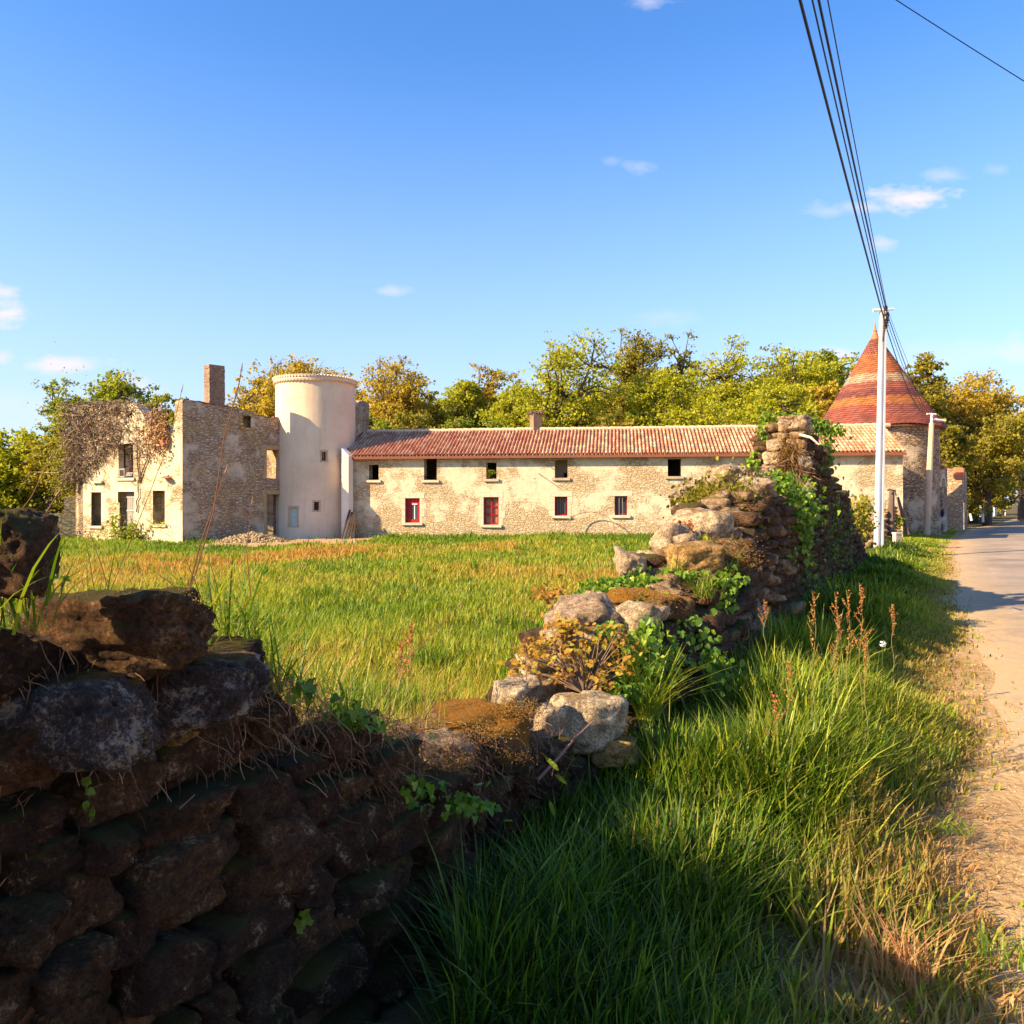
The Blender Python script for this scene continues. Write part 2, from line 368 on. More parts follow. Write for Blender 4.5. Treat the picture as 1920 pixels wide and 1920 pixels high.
def rock_mat(name, c1, c2, lich, moss, moss_amt=.35, lich_amt=.5):
    m, n, l, b, o = mat(name, .92)
    t = n('ShaderNodeTexCoord'); g = n('ShaderNodeNewGeometry'); ob = g.outputs['Position']
    a = n('ShaderNodeAttribute', _attribute_name='tone')
    f1 = noise_(n, l, ob, 13, 10, .78); f2 = noise_(n, l, ob, 95, 6, .85); f3 = noise_(n, l, ob, 3.1, 4, .6)
    c = mixc_(n, l, a.outputs['Fac'], c1, c2)
    c = mixc_(n, l, .9, c, ramp_out(n, l, f1, [(.34, (.14, .11, .09)), (.47, (.62, .6, .58)), (.56, (1.1, 1.1, 1.05)), (.68, (2.0, 1.9, 1.7))]), 'MULTIPLY')
    c = mixc_(n, l, .7, c, ramp_out(n, l, f2, [(.40, (.10, .09, .09)), (.5, (.8, .8, .8)), (.60, (1.6, 1.6, 1.55))]), 'MULTIPLY')
    ls = step_(n, l, math_(n, l, 'ADD', f1, math_(n, l, 'MULTIPLY', f2, .5)), .98 - lich_amt * .25, 1.06 - lich_amt * .25)
    c = mixc_(n, l, math_(n, l, 'MULTIPLY', ls, .85), c, lich)
    sn = n('ShaderNodeSeparateXYZ'); l(g.outputs['Normal'], sn.inputs[0])
    up = step_(n, l, math_(n, l, 'ADD', sn.outputs[2], math_(n, l, 'MULTIPLY', math_(n, l, 'SUBTRACT', f3, .5), 2.4)), 1.05 - moss_amt, 1.35 - moss_amt)
    mc = ramp_out(n, l, f2, [(.3, tuple(x * .45 for x in moss)), (.7, moss)])
    c = mixc_(n, l, up, c, mc)
    l(c, b.inputs['Base Color'])
    h = math_(n, l, 'ADD', math_(n, l, 'MULTIPLY', f1, 1.3), math_(n, l, 'MULTIPLY', f2, .42))
    bump_(n, l, b, h, .06, 1.0)
    return m
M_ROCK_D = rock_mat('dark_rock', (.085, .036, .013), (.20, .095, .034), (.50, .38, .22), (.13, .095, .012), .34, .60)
M_ROCK_G = rock_mat('grey_lichen_rock', (.15, .11, .095), (.22, .17, .14), (.60, .50, .38), (.30, .15, .02), .16, .80)
M_ROCK_P = rock_mat('pale_rock', (.84, .62, .38), (.92, .72, .46), (.88, .76, .56), (.42, .22, .03), .05, .5)
M_ROCK_GR = rock_mat('pinkish_grey_rock', (.72, .50, .32), (.80, .60, .40), (.84, .70, .52), (.34, .18, .03), .06, .6)
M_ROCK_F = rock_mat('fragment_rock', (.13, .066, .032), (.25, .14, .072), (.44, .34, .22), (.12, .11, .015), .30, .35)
M_ROCK_O = rock_mat('ochre_rock', (.60, .33, .10), (.70, .42, .15), (.74, .56, .30), (.40, .2, .02), .05, .3)
M_ROCK_M = rock_mat('mossy_rock', (.30, .18, .09), (.38, .24, .13), (.5, .42, .32), (.46, .20, .015), .95, .3)
M_ROCK_R = rock_mat('rubble_rock', (.50, .29, .15), (.66, .46, .28), (.74, .6, .42), (.34, .22, .03), .1, .4)

def ground_mat():
    m, n, l, b, o = mat('ground_soil', 1.0)
    g = n('ShaderNodeNewGeometry'); ob = g.outputs['Position']
    f1 = noise_(n, l, ob, .35, 6, .6); f2 = noise_(n, l, ob, 3, 7, .75); f3 = noise_(n, l, ob, 22, 5, .7)
    s = n('ShaderNodeSeparateXYZ'); l(ob, s.inputs[0])
    c = mixc_(n, l, step_(n, l, f1, .4, .6), (.075, .11, .016), (.16, .13, .03))
    c = mixc_(n, l, .8, c, ramp_out(n, l, f3, [(.3, (.45, .45, .45)), (.7, (1.3, 1.3, 1.3))]), 'MULTIPLY')
    # bare sandy soil beside the road: a band along the road line
    side = math_(n, l, 'SUBTRACT', s.outputs[0], math_(n, l, 'MULTIPLY', s.outputs[1], .53))   # x-.53y: wall -1.85, road edge about .5
    near = step_(n, l, s.outputs[1], 40, 60, 1, 0)
    soil = step_(n, l, math_(n, l, 'ADD', side, math_(n, l, 'MULTIPLY', math_(n, l, 'SUBTRACT', f2, .5), 1.6)), -.75, -.05)
    onr = step_(n, l, side, -1.86, -1.84)
    soilc = mixc_(n, l, step_(n, l, f2, .35, .65), (.40, .25, .11), (.52, .35, .17))
    soilc = mixc_(n, l, .7, soilc, ramp_out(n, l, f3, [(.3, (.55, .5, .45)), (.6, (1.15, 1.15, 1.15))]), 'MULTIPLY')
    vergec = mixc_(n, l, step_(n, l, f2, .4, .6), (.05, .06, .015), (.15, .09, .035))
    c = mixc_(n, l, onr, c, vergec)
    c = mixc_(n, l, math_(n, l, 'MULTIPLY', soil, near), c, soilc)
    l(c, b.inputs['Base Color']); bump_(n, l, b, math_(n, l, 'ADD', f2, f3), .04, .8)
    return m
M_GROUND = ground_mat()
def road_mat():
    m, n, l, b, o = mat('worn_asphalt', .88)
    g = n('ShaderNodeNewGeometry'); ob = g.outputs['Position']
    uv = n('ShaderNodeUVMap'); s = n('ShaderNodeSeparateXYZ'); l(uv.outputs[0], s.inputs[0])
    f1 = noise_(n, l, ob, .5, 6, .6); f2 = noise_(n, l, ob, 5, 6, .7); f3 = noise_(n, l, ob, 60, 5, .8)
    c = mixc_(n, l, step_(n, l, f1, .35, .65), (.21, .165, .13), (.35, .27, .195))
    sand = step_(n, l, math_(n, l, 'ADD', s.outputs[0], math_(n, l, 'MULTIPLY', math_(n, l, 'SUBTRACT', f2, .5), 1.9)), .15, 1.0, 1.25, 0)
    sepp = n('ShaderNodeSeparateXYZ'); l(ob, sepp.inputs[0])
    nearm = step_(n, l, sepp.outputs[1], 3, 16, 1.0, .55)
    c = mixc_(n, l, math_(n, l, 'MULTIPLY', sand, nearm), c, (.48, .33, .17))
    c = mixc_(n, l, step_(n, l, sepp.outputs[1], 4, 9, .45, 0.0), c, (.46, .33, .2))
    patch = step_(n, l, noise_(n, l, ob, .9, 7, .8), .60, .66, 0, .5)
    c = mixc_(n, l, patch, c, (.46, .36, .27))
    vo = n('ShaderNodeTexVoronoi', _feature='DISTANCE_TO_EDGE', Scale=.28, Randomness=1.0)
    nw = n('ShaderNodeTexNoise', Scale=2.0, Detail=4.0); l(ob, nw.inputs['Vector'])
    va = n('ShaderNodeVectorMath', _operation='MULTIPLY_ADD'); l(nw.outputs['Color'], va.inputs[0]); va.inputs[1].default_value = (.5, .5, 0); l(ob, va.inputs[2]); l(va.outputs[0], vo.inputs['Vector'])
    c = mixc_(n, l, step_(n, l, vo.outputs['Distance'], .003, .010, .35, 0), c, (.5, .4, .3))
    c = mixc_(n, l, .8, c, ramp_out(n, l, f3, [(.3, (.55, .52, .5)), (.55, (1.1, 1.1, 1.1))]), 'MULTIPLY')
    l(c, b.inputs['Base Color']); bump_(n, l, b, f3, .006, .8)
    return m
M_ROAD = road_mat()

# ---------------------------------------------------------------- terrain
def sstep(x, a, b):
    t = np.clip((x - a) / (b - a), 0, 1); return t * t * (3 - 2 * t)
def gz(x, y):
    x = np.asarray(x, dtype=float); y = np.asarray(y, dtype=float)
    side = x - .53 * y
    z = -.16 * sstep(-x, 4, 11) * sstep(y, 22, 34) + .10 * sstep(x, -4, 6) * sstep(y, 26, 38) * (1 - sstep(side, -4, -2.2))
    z = z - 0.10 * (1 - sstep(side, -4.5, -2.2)) * sstep(y, 0, 4) * (1 - sstep(y, 24, 34))
    bumps = .035 * np.sin(x * 1.3 + y * .7) * np.sin(y * 1.1 - x * .4) + .02 * np.sin(x * 3.1 + 1) * np.sin(y * 2.7)
    z = z + bumps * (1 - sstep(side, -1.0, -.4))
    z = z + .06 * sstep(-side, .4, 1.4) * (1 - sstep(-side, 1.7, 1.9))
    z = z - .10 * sstep(side, -.9, .3)
    return z
def axis(lim0, lim1, fine0, fine1, st):
    a = list(np.arange(fine0, fine1, st)); s = st; x = fine0
    lo = []
    while x > lim0: s *= 1.25; x -= s; lo.append(x)
    s = st; x = a[-1]; hi = []
    while x < lim1: s *= 1.25; x += s; hi.append(x)
    return np.array(lo[::-1] + a + hi)
gx = axis(-1500, 1500, -14, 14, .25); gy = axis(-200, 2000, -2, 42, .25)
GX, GY = np.meshgrid(gx, gy); GZ = gz(GX, GY)
nx_, ny_ = len(gx), len(gy)
idx = np.arange(nx_ * ny_).reshape(ny_, nx_)
q = np.stack([idx[:-1, :-1], idx[:-1, 1:], idx[1:, 1:], idx[1:, :-1]], -1).reshape(-1, 4)
me = np_mesh('ground', np.stack([GX, GY, GZ], -1).reshape(-1, 3), q.ravel(), np.arange(len(q)) * 4)
tag(link('ground', me, M_GROUND, smooth=True), 'grassy ground with a sandy strip beside the road', None, None, 'structure')

# road: left edge polyline
RE = [(-8.5, -16), (-1.3, -3), (.75, 0), (1.95, 2.4), (3.35, 5.3), (5.15, 8.9), (7.25, 13), (13.3, 24), (20.6, 36.8), (28.4, 50), (36, 61), (44, 72), (62, 98), (130, 205), (330, 520), (700, 1100)]
RE = [(x * (1.06 if y < 60 else 1), y * (1.06 if y < 60 else 1)) for x, y in RE]
def road_edge(y):
    ys = [p[1] for p in RE]; xs = [p[0] for p in RE]; return np.interp(y, ys, xs)
ys = np.concatenate([np.arange(-16, 60, .5), np.arange(60, 200, 4), np.arange(200, 1100, 30)])
ks = np.linspace(0, 1, 15)
V = []; UV = []
for y in ys:
    xe = road_edge(y); w = 5.2
    wob_ = .07 * math.sin(y * 1.7) + .05 * math.sin(y * 4.1 + 1)
    for k in ks:
        xx = xe + (wob_ if k == 0 else 0) + k * w * 1.13
        zc = .004 + .05 * (1 - (2 * k - 1) ** 2) - .096
        V.append((xx, y, zc)); UV.append((k * w, y))
nk = len(ks); idx = np.arange(len(ys) * nk).reshape(len(ys), nk)
q = np.stack([idx[:-1, :-1], idx[:-1, 1:], idx[1:, 1:], idx[1:, :-1]], -1).reshape(-1, 4)
me = np_mesh('road', V, q.ravel(), np.arange(len(q)) * 4, uvs=UV)
tag(link('road', me, M_ROAD, smooth=True), 'worn pale asphalt lane with sandy edge', None, None, 'structure')

# ---------------------------------------------------------------- wall builder
def wall(mb, p0, p1, th, zb, top, openings=(), side=1, step=.22, rag=.0, rnd=None, s_off=0.0):
    """vertical wall from p0 to p1 (xy), outer face on the line, thickness th to the left*side of the direction; top: list (s, z)."""
    rnd = rnd or R
    d = Vector((p1[0] - p0[0], p1[1] - p0[1])); L = d.length; d /= L; nrm = Vector((-d.y, d.x)) * side
    br = {0.0, L}
    for s, z in top: br.add(min(max(s, 0), L))
    for o in openings: br.add(o[0]); br.add(o[1])
    s = 0
    while s < L: br.add(s); s += step * rnd.uniform(.7, 1.3) if rag else max(step, 1.0)
    br = sorted(x for x in br if 0 <= x <= L); bb = [br[0]]
    for x in br[1:]:
        if x - bb[-1] > .015: bb.append(x)
    if L - bb[-1] > 1e-4: bb.append(L)
    br = bb
    ts = [t[0] for t in top]; tz = [t[1] for t in top]
    tops = [float(np.interp(s, ts, tz)) + (rnd.uniform(-rag, rag) if rag else 0) for s in br]
    def pt(s, k, z): return (p0[0] + d.x * s + nrm.x * th * k, p0[1] + d.y * s + nrm.y * th * k, z)
    for i in range(len(br) - 1):
        a, b = br[i], br[i + 1]; mid = (a + b) / 2
        iv = [(zb, None)]; cuts = sorted([(o[2], o[3]) for o in openings if o[0] - 1e-3 <= mid <= o[1] + 1e-3])
        segs = []; z = zb
        for (c0, c1) in cuts: segs.append((z, c0)); z = c1
        segs.append((z, None))
        for (za, zc) in segs:
            ta = tops[i] if zc is None else min(zc, tops[i]); tb = tops[i + 1] if zc is None else min(zc, tops[i + 1])
            if min(ta, tb) <= za + .01: continue
            # split tall faces so that uv and shading stay regular
            vs = [pt(a, 0, za), pt(b, 0, za), pt(b, 1, za), pt(a, 1, za), pt(a, 0, ta), pt(b, 0, tb), pt(b, 1, tb), pt(a, 1, ta)]
            f = [(0, 1, 5, 4), (2, 3, 7, 6), (4, 5, 6, 7), (3, 2, 1, 0)]
            uv_ = [(a + s_off, za), (b + s_off, za), (b + s_off + .01, za + th), (a + s_off, za + th), (a + s_off, ta), (b + s_off, tb), (b + s_off, tb + th), (a + s_off, ta + th)]
            # separate vertices for the side faces so their UVs run with depth
            mb.add(vs, f if side > 0 else [x[::-1] for x in f], [(a + s_off, za), (b + s_off, za), (b + s_off, za), (a + s_off, za), (a + s_off, ta), (b + s_off, tb), (b + s_off, tb), (a + s_off, ta)])
            def sidef(si, zz0, zz1, flip):
                v4 = [pt(si, 0, zz0), pt(si, 1, zz0), pt(si, 1, zz1), pt(si, 0, zz1)]
                mb.add(v4, [(0, 1, 2, 3) if flip else (3, 2, 1, 0)], [(si, zz0), (si + th, zz0), (si + th, zz1), (si, zz1)])
            def covered(sm):
                if sm < 0 or sm > L: return False
                return not any(o[0] <= sm <= o[1] and o[2] < (za + min(ta, tb)) / 2 < o[3] for o in openings)
            if not covered(a - .02): sidef(a, za, ta, True)
            if not covered(b + .02): sidef(b, za, tb, False)
    return d, nrm, L

def s_of(u, p0, p1):
    """distance along p0->p1 at which the line crosses picture column u"""
    t = (u - 960) / F; dx, dy = p1[0] - p0[0], p1[1] - p0[1]; L = math.hypot(dx, dy)
    k = (t * p0[1] - p0[0]) / (dx - t * dy); return k * L
def y_at(s, p0, p1): L = math.hypot(p1[0] - p0[0], p1[1] - p0[1]); return p0[1] + (p1[1] - p0[1]) * s / L
def opening(p0, p1, u0, u1, v0, v1):
    s0, s1 = s_of(u0, p0, p1), s_of(u1, p0, p1); ym = y_at((s0 + s1) / 2, p0, p1)
    return (s0, s1, ZV(v1, ym), ZV(v0, ym))
def profile(p0, p1, pts):
    out = []
    for u, v in pts:
        s = s_of(u, p0, p1); out.append((s, ZV(v, y_at(s, p0, p1))))
    return sorted(out)
def on_wall(p0, p1, s, off, z):
    d = Vector((p1[0] - p0[0], p1[1] - p0[1])).normalized(); nn = Vector((d.y, -d.x))   # outward = right of direction
    return Vector((p0[0] + d.x * s + nn.x * off, p0[1] + d.y * s + nn.y * off, z))
def wbox(mb, p0, p1, s0, s1, off0, off1, z0, z1, a=0.0, jit=0.0):
    vs = []
    for z in (z0, z1):
        for (s, o) in ((s0, off1), (s1, off1), (s1, off0), (s0, off0)):
            p = on_wall(p0, p1, s, o, z); vs.append(p + Vector((R.uniform(-jit, jit), R.uniform(-jit, jit), R.uniform(-jit, jit))))
    mb.add(vs, [(0, 3, 2, 1), (4, 5, 6, 7), (0, 1, 5, 4), (1, 2, 6, 5), (2, 3, 7, 6), (3, 0, 4, 7)], [(s0, z0), (s1, z0), (s1, z0 + .3), (s0, z0 + .3), (s0, z1), (s1, z1), (s1, z1 + .3), (s0, z1 + .3)], a)

# ================================================================ the long wing
WA = (XU(653, 39.9), 39.9); tyaw = math.tan(math.radians(7.5))
# right end where the line meets column 1693
tt = (1693 - 960) / F; kx = (tt * WA[1] - WA[0]) / (1 + tt * tyaw)
WB = (WA[0] + kx, WA[1] - kx * tyaw); WL = math.hypot(WB[0] - WA[0], WB[1] - WA[1])
wing = empty('farm_wing', ((WA[0] + WB[0]) / 2, (WA[1] + WB[1]) / 2 + 2.5, 0))
tag(wing, 'long low stone farm wing with red tiled roof and small windows', 'building')
EV_L = ZV(854, WA[1] - .3); EV_R = ZV(849, WB[1] - .3); EV = (EV_L + EV_R) / 2 + .02
ups = [(692, 710, 871, 900), (795, 819, 859, 900), (911.5, 931, 867, 898), (1040, 1064, 862, 896), (1252, 1277, 860, 893)]
los = [(759.5, 787, 934, 980), (906.5, 935, 932, 984), (1040, 1064, 931, 967), (1152.5, 1176, 930, 966)]
ops_u = [opening(WA, WB, a, b, c, d) for a, b, c, d in ups]; ops_l = [opening(WA, WB, a, b, c, d) for a, b, c, d in los]
WT = .55; DEP = 5.6
mb = MB(); wall(mb, WA, WB, WT, -.6, [(0, EV + .05), (WL, EV + .05)], ops_u + ops_l, 1, 1.0)
mb.build('wall', M_WING, wing)
# back wall and gable ends
d_w = Vector((WB[0] - WA[0], WB[1] - WA[1])).normalized(); n_in = Vector((-d_w.y, d_w.x))
BA = (WA[0] + n_in.x * (DEP - WT), WA[1] + n_in.y * (DEP - WT)); BB = (WB[0] + n_in.x * (DEP - WT), WB[1] + n_in.y * (DEP - WT))
backs = [(ops_u[2][0] - .95, ops_u[2][1] - .25, ops_u[2][2] - .5, ops_u[2][3] - .12), (ops_u[4][0] + 1.2, ops_u[4][1] + 2.2, ops_u[4][2] - .6, ops_u[4][3] - .1)]
RW = DEP / 2; PITCH = math.radians(24.6); RG = EV + (RW + .38) * math.tan(PITCH)
mb = MB(); wall(mb, BA, BB, WT, -.6, [(0, EV), (WL, EV)], backs, 1, 1.0); mb.build('back_wall', M_WING, wing)
for (q0, off) in ((WA, 0.003), (WB, -WT - .003)):
    mb = MB()
    a0 = (q0[0] + d_w.x * off + n_in.x * WT, q0[1] + d_w.y * off + n_in.y * WT); a1 = (a0[0] + n_in.x * (DEP - 2 * WT), a0[1] + n_in.y * (DEP - 2 * WT))
    wall(mb, a0, a1, WT, -.6, [(0, EV + .25), (RW - WT, RG - .32), (DEP - 2 * WT, EV + .25)], (), -1, .8)
    mb.build('gable_wall', M_WING, wing)
# floor between storeys keeps the rooms dark
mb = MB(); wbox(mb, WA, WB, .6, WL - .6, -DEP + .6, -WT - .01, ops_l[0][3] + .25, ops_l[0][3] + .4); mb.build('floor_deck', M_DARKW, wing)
# interior partitions near some windows (pale plaster seen through)
mb = MB(); o = ops_u[3]
wbox(mb, WA, WB, o[0] - 1.2, o[0] + .36, -WT - .75, -WT - .62, o[2] - .6, o[3] + .1)
wbox(mb, WA, WB, o[0] + .36, o[1] + .4, -WT - .75, -WT - .62, o[2] + .28, o[3] + .1); wbox(mb, WA, WB, o[1] + .02, o[1] + .8, -WT - .75, -WT - .62, o[2] - .6, o[2] + .28)
mb.build('partition', M_DRESS, wing)

# tiled roof: corrugated canal tiles
def tile_slope(mb, p0, dv, up, L, run, pitch_, s_cut=None, z0=0, colw=.178, rowl=.38, oi=0):
    """p0: eave start (Vector); dv: unit along eave; up: unit horizontal towards ridge; run: slope length."""
    ncol = int(L / colw); nrow = int(math.ceil(run / rowl)); cols = 8
    nrm = Vector((-up.x * math.sin(pitch_), -up.y * math.sin(pitch_), math.cos(pitch_)))
    sl = Vector((up.x * math.cos(pitch_), up.y * math.cos(pitch_), math.sin(pitch_)))
    vs = []; fs = []; uv = []
    rng = random.Random(5 + oi)
    for c in range(ncol):
        off = [rng.uniform(-.006, .006) for _ in range(nrow + 1)]; dz_ = rng.uniform(-.008, .008)
        for r in range(nrow):
            r0 = r * rowl + (rng.uniform(-.012, .012) if r else 0); r1 = min((r + 1) * rowl + .03, run)
            b = len(vs)
            for (rr, lift) in ((r0, .028), (r1, .0)):
                for j in range(cols + 1):
                    x = j / cols; 
                    prof = .062 * math.sin(math.pi * min(1, x / .62)) if x < .62 else -.038 * math.sin(math.pi * (x - .62) / .38)
                    sx_ = (c + x) * colw + off[r]
                    if s_cut: 
                        lim = s_cut(rr)
                        sx_ = max(sx_, lim)
                    vs.append(p0 + dv * sx_ + sl * rr + nrm * (prof + lift * (1 if x < .62 else -.2) + dz_))
                    uv.append((oi * 37 + c + .5 + (0 if x < .62 else .5), r + .5))
            for j in range(cols): fs.append((b + j, b + j + 1, b + cols + 2 + j, b + cols + 1 + j))
            # tile butt end at the lower edge
            b2 = len(vs)
            for j in range(6):
                p = vs[b + j]; vs.append(p); uv.append(uv[b + j])
            for j in range(6):
                vs.append(vs[b + j] - nrm * .022); uv.append(uv[b + j])
            for j in range(5): fs.append((b2 + j + 1, b2 + j, b2 + 6 + j, b2 + 6 + j + 1))
    mb.add(vs, fs, uv)
    return sl, nrm
OVH = .38
e0 = on_wall(WA, WB, -.02, OVH, EV); run = (RW + OVH) / math.cos(PITCH)
# left end: the slope is cut back towards the plaster tower
DV = Vector((d_w.x, d_w.y, 0)); UPV = Vector((n_in.x, n_in.y, 0))
roof = MB()
EXT = 1.3
tile_slope(roof, e0 - DV * EXT, DV, UPV, WL + .08 + EXT, run, PITCH, s_cut=lambda rr: EXT - min(rr / 1.15, 1.0) * .62 + (0 if rr < 1.15 else min((rr - 1.15), 1.2) * .42))
roof_o = roof.build('roof', M_TILE, wing, smooth=False)
r2 = MB(); e1 = Vector((BA[0] + n_in.x * (WT + OVH), BA[1] + n_in.y * (WT + OVH), EV))
tile_slope(r2, e1 + DV * (WL + .05), -DV, -UPV, WL + .05, run, PITCH, oi=3, colw=.36)
# underlay (closed board just below the tiles)
for (pa, up_, l0) in ((e0, UPV, -.35), (e1, -UPV, 0)):
    sl = Vector((up_.x * math.cos(PITCH), up_.y * math.cos(PITCH), math.sin(PITCH))); nrm = Vector((-up_.x * math.sin(PITCH), -up_.y * math.sin(PITCH), math.cos(PITCH)))
    a, b = pa + DV * l0, pa + DV * (WL + .03); 
    qd = [a - nrm * .06 + sl * .03, b - nrm * .06 + sl * .03, b + sl * (run - .01) - nrm * .06, a + sl * (run - .01) - nrm * .06]
    r2.add(qd + [p - nrm * .05 for p in qd], [(0, 1, 2, 3), (7, 6, 5, 4), (0, 4, 5, 1), (1, 5, 6, 2), (2, 6, 7, 3), (3, 7, 4, 0)], [(900.5, 900.5)] * 8)
r2.build('rear_slope', M_TILE, roof_o)
mb = MB(); rp = e0 + UPV * (RW + OVH)
for k in range(int((WL + .2) / .4)):
    s = k * .4 + .15; zj = RG + R.uniform(-.012, .012) + .03; p = rp + DV * s
    mb.tube([(p.x, p.y, zj), (p.x + DV.x * .42, p.y + DV.y * .42, zj - .01)], [.12, .10], 8)
mb.build('ridge_tile', plain('ridge_tile_clay', (.66, .46, .30), .3, 5), roof_o)
mb = MB(); wbox(mb, WA, WB, -.05, WL + .04, OVH - .10, OVH - .02, EV - .17, EV - .06); mb.build('fascia_board', M_BEAM, roof_o)

# window dressings
def dress(o, mat_=M_DRESS, sill=True, lintel=True, ext=.12, parent=wing, p0=WA, p1=WB, lh=.2, jambs=False, th=.012):
    m_ = MB(); s0, s1, z0, z1 = o
    wbox(m_, p0, p1, s0 - ext, s1 + ext, -.1, .10, z0 - .12, z0 - .002, 0, .006)
    sl_ = m_.build('sill', mat_, parent)
    if lintel:
        m_ = MB(); wbox(m_, p0, p1, s0 - ext * 1.6, s1 + ext * 1.6, -.1, th, z1 + .003, z1 + lh, 0, .0); m_.build('lintel', mat_, parent)
    if jambs:
        m_ = MB(); m2 = MB(); z = z0
        while z < z1 - .05:
            h = min(R.uniform(.25, .42), z1 - z)
            wbox(m_, p0, p1, s0 - R.uniform(.14, .34), s0 + .0, -.1, th - .002, z + .003, z + h - .01); wbox(m2, p0, p1, s1, s1 + R.uniform(.14, .34), -.1, th - .002, z + .003, z + h - .01); z += h
        m_.build('jamb', mat_, parent); m2.build('jamb', mat_, parent)
for i, o in enumerate(ops_u): dress(o, M_DRESS if i in (0, 1) else M_DRESSG, lintel=(i in (2, 4)), lh=.16)
for i, o in enumerate(ops_l): dress(o, M_DRESS, jambs=(i < 3), ext=.15, lh=.26)
def wframe(o, off=-.18, bar=.05, mats=M_RED, mull=(), trans=(), panel=None, name='window'):
    s0, s1, z0, z1 = o
    w = MB()
    for (a, b, c, d) in ((s0, s0 + bar, z0, z1), (s1 - bar, s1, z0, z1), (s0 + bar, s1 - bar, z0, z0 + bar), (s0 + bar, s1 - bar, z1 - bar, z1)):
        wbox(w, WA, WB, a, b, off - .05, off, c, d)
    for k in mull: x = s0 + (s1 - s0) * k; wbox(w, WA, WB, x - bar * .5, x + bar * .5, off - .05, off + .01, z0 + bar, z1 - bar)
    for k in trans:
        z = z0 + (z1 - z0) * k; wbox(w, WA, WB, s0 + bar, s1 - bar, off - .045, off - .006, z - bar * .3, z + bar * .3)
    return w.build(name, mats, wing)
# red boarded window with a small pane
o = ops_l[0]; wd = o[1] - o[0]; ht = o[3] - o[2]
w = MB(); off = -.16
for (a, b, c, d) in ((0, .36, 0, 1), (.80, 1, 0, 1), (.36, .80, 0, .14), (.36, .80, .72, 1)):
    wbox(w, WA, WB, o[0] + a * wd, o[0] + b * wd, off - .05, off, o[2] + c * ht, o[2] + d * ht)
wp = w.build('shutter', M_RED, wing)
w = MB(); wbox(w, WA, WB, o[0] + .36 * wd, o[0] + .8 * wd, off - .045, off - .03, o[2] + .14 * ht, o[2] + .72 * ht); w.build('pane', M_GLASS, wp)
w = MB(); wbox(w, WA, WB, o[0] + .56 * wd, o[0] + .62 * wd, off - .03, off - .012, o[2] + .14 * ht, o[2] + .72 * ht); wbox(w, WA, WB, o[0] + .44 * wd, o[0] + .78 * wd, off + .001, off + .02, o[2] + .73 * ht, o[2] + .78 * ht); w.build('glazing_bar', M_WHITE, wp)
f2_ = wframe(ops_l[1], mull=(.5,), trans=(.36, .66), bar=.07)
w = MB(); o = ops_l[1]; wbox(w, WA, WB, o[0] + .07, o[1] - .07, -.28, -.26, o[2] + .07, o[3] - .07); w.build('pane', plain('curtain_pane', (.36, .16, .10), .4, 6, .4), f2_)
for k, m_ in ((2, M_RED), (3, M_REDD)):
    fr = wframe(ops_l[k], mats=m_, bar=.08); o = ops_l[k]
    w = MB()
    for q_ in ((.25, .45, .65, .85) if k == 2 else (.36, .62)):
        x = o[0] + (o[1] - o[0]) * q_; p = on_wall(WA, WB, x, -.08, o[2]); w.tube([p, p + Vector((0, 0, o[3] - o[2]))], .012, 6)
    w.build('bar', M_OLDW if k == 3 else M_IRON, fr)
    w = MB(); wbox(w, WA, WB, o[0] + .05, o[1] - .05, -.26, -.245, o[2] + .05, o[3] - .05); w.build('pane', M_GLASS, fr)
# chimney
cs = s_of(993, WA, WB); cp = on_wall(WA, WB, cs, -RW - .1, 0); ztop = ZV(777, cp.y); zb_ = RG - .5; rzw = math.atan2(d_w.y, d_w.x)
mb = MB(); mb.box((cp.x, cp.y, (zb_ + ztop) / 2), (.46, .56, ztop - zb_), rzw + .5); ch = mb.build('chimney', plain('chimney_render', (.24, .16, .11), .4, 4), wing)
mb = MB()
for k in range(80):
    a = R.uniform(0, 6.28); r = R.uniform(.1, .42); p = Vector((cp.x + r * math.cos(a), cp.y + r * math.sin(a), ztop + R.uniform(.0, .10)))
    q2 = Vector((cp.x + R.uniform(-.4, .4), cp.y + R.uniform(-.4, .4), ztop + R.uniform(.0, .2))); mb.tube([p, q2], .022, 4)
mb.build('twig_nest', M_TWIG, ch)

# plaster bay joining wing and tower
TC = Vector((XU(592, 41.2), 41.2)); TR = 2.0
BY0 = (XU(640, 39.62), 39.62); BY1 = (XU(653.5, 39.32), 39.32)
bayL = math.hypot(BY1[0] - BY0[0], BY1[1] - BY0[1])
M_BAY = plain('bay_lime_render', (.74, .64, .52), .08, 2, .9, .006)
bay = MB(); dop = opening(BY0, BY1, 642.5, 648.5, 934, 1004)
wall(bay, BY0, BY1, .3, -.6, [(0, EV + .42), (bayL, EV - .02)], [(dop[0], dop[1], -.6, dop[3])], 1, .5)
WAi = (WA[0] + d_w.x * .02, WA[1] + d_w.y * .02 + .1)
wall(bay, BY1, (BY1[0] + .06, WA[1] + .3), .3, -.6, [(0, EV - .02), (.6, EV + .2)], (), 1, .5)
bay.build('corner_bay', M_BAY, wing)
mb = MB(); wall(mb, (BY0[0] + .13, BY0[1] + .16), (BY1[0] + .02, BY1[1] + .1), .05, -.5, [(0, dop[3]), (1, dop[3])], (), 1, .5); mb.build('side_door', M_DARKW, wing)

# ================================================================ plaster round tower
GT = -.25; TT = ZV(721, TC.y - .2)
tower = empty('round_tower', (TC.x, TC.y, GT)); tag(tower, 'smooth cream plastered round tower without a roof beside the ruin', 'tower')
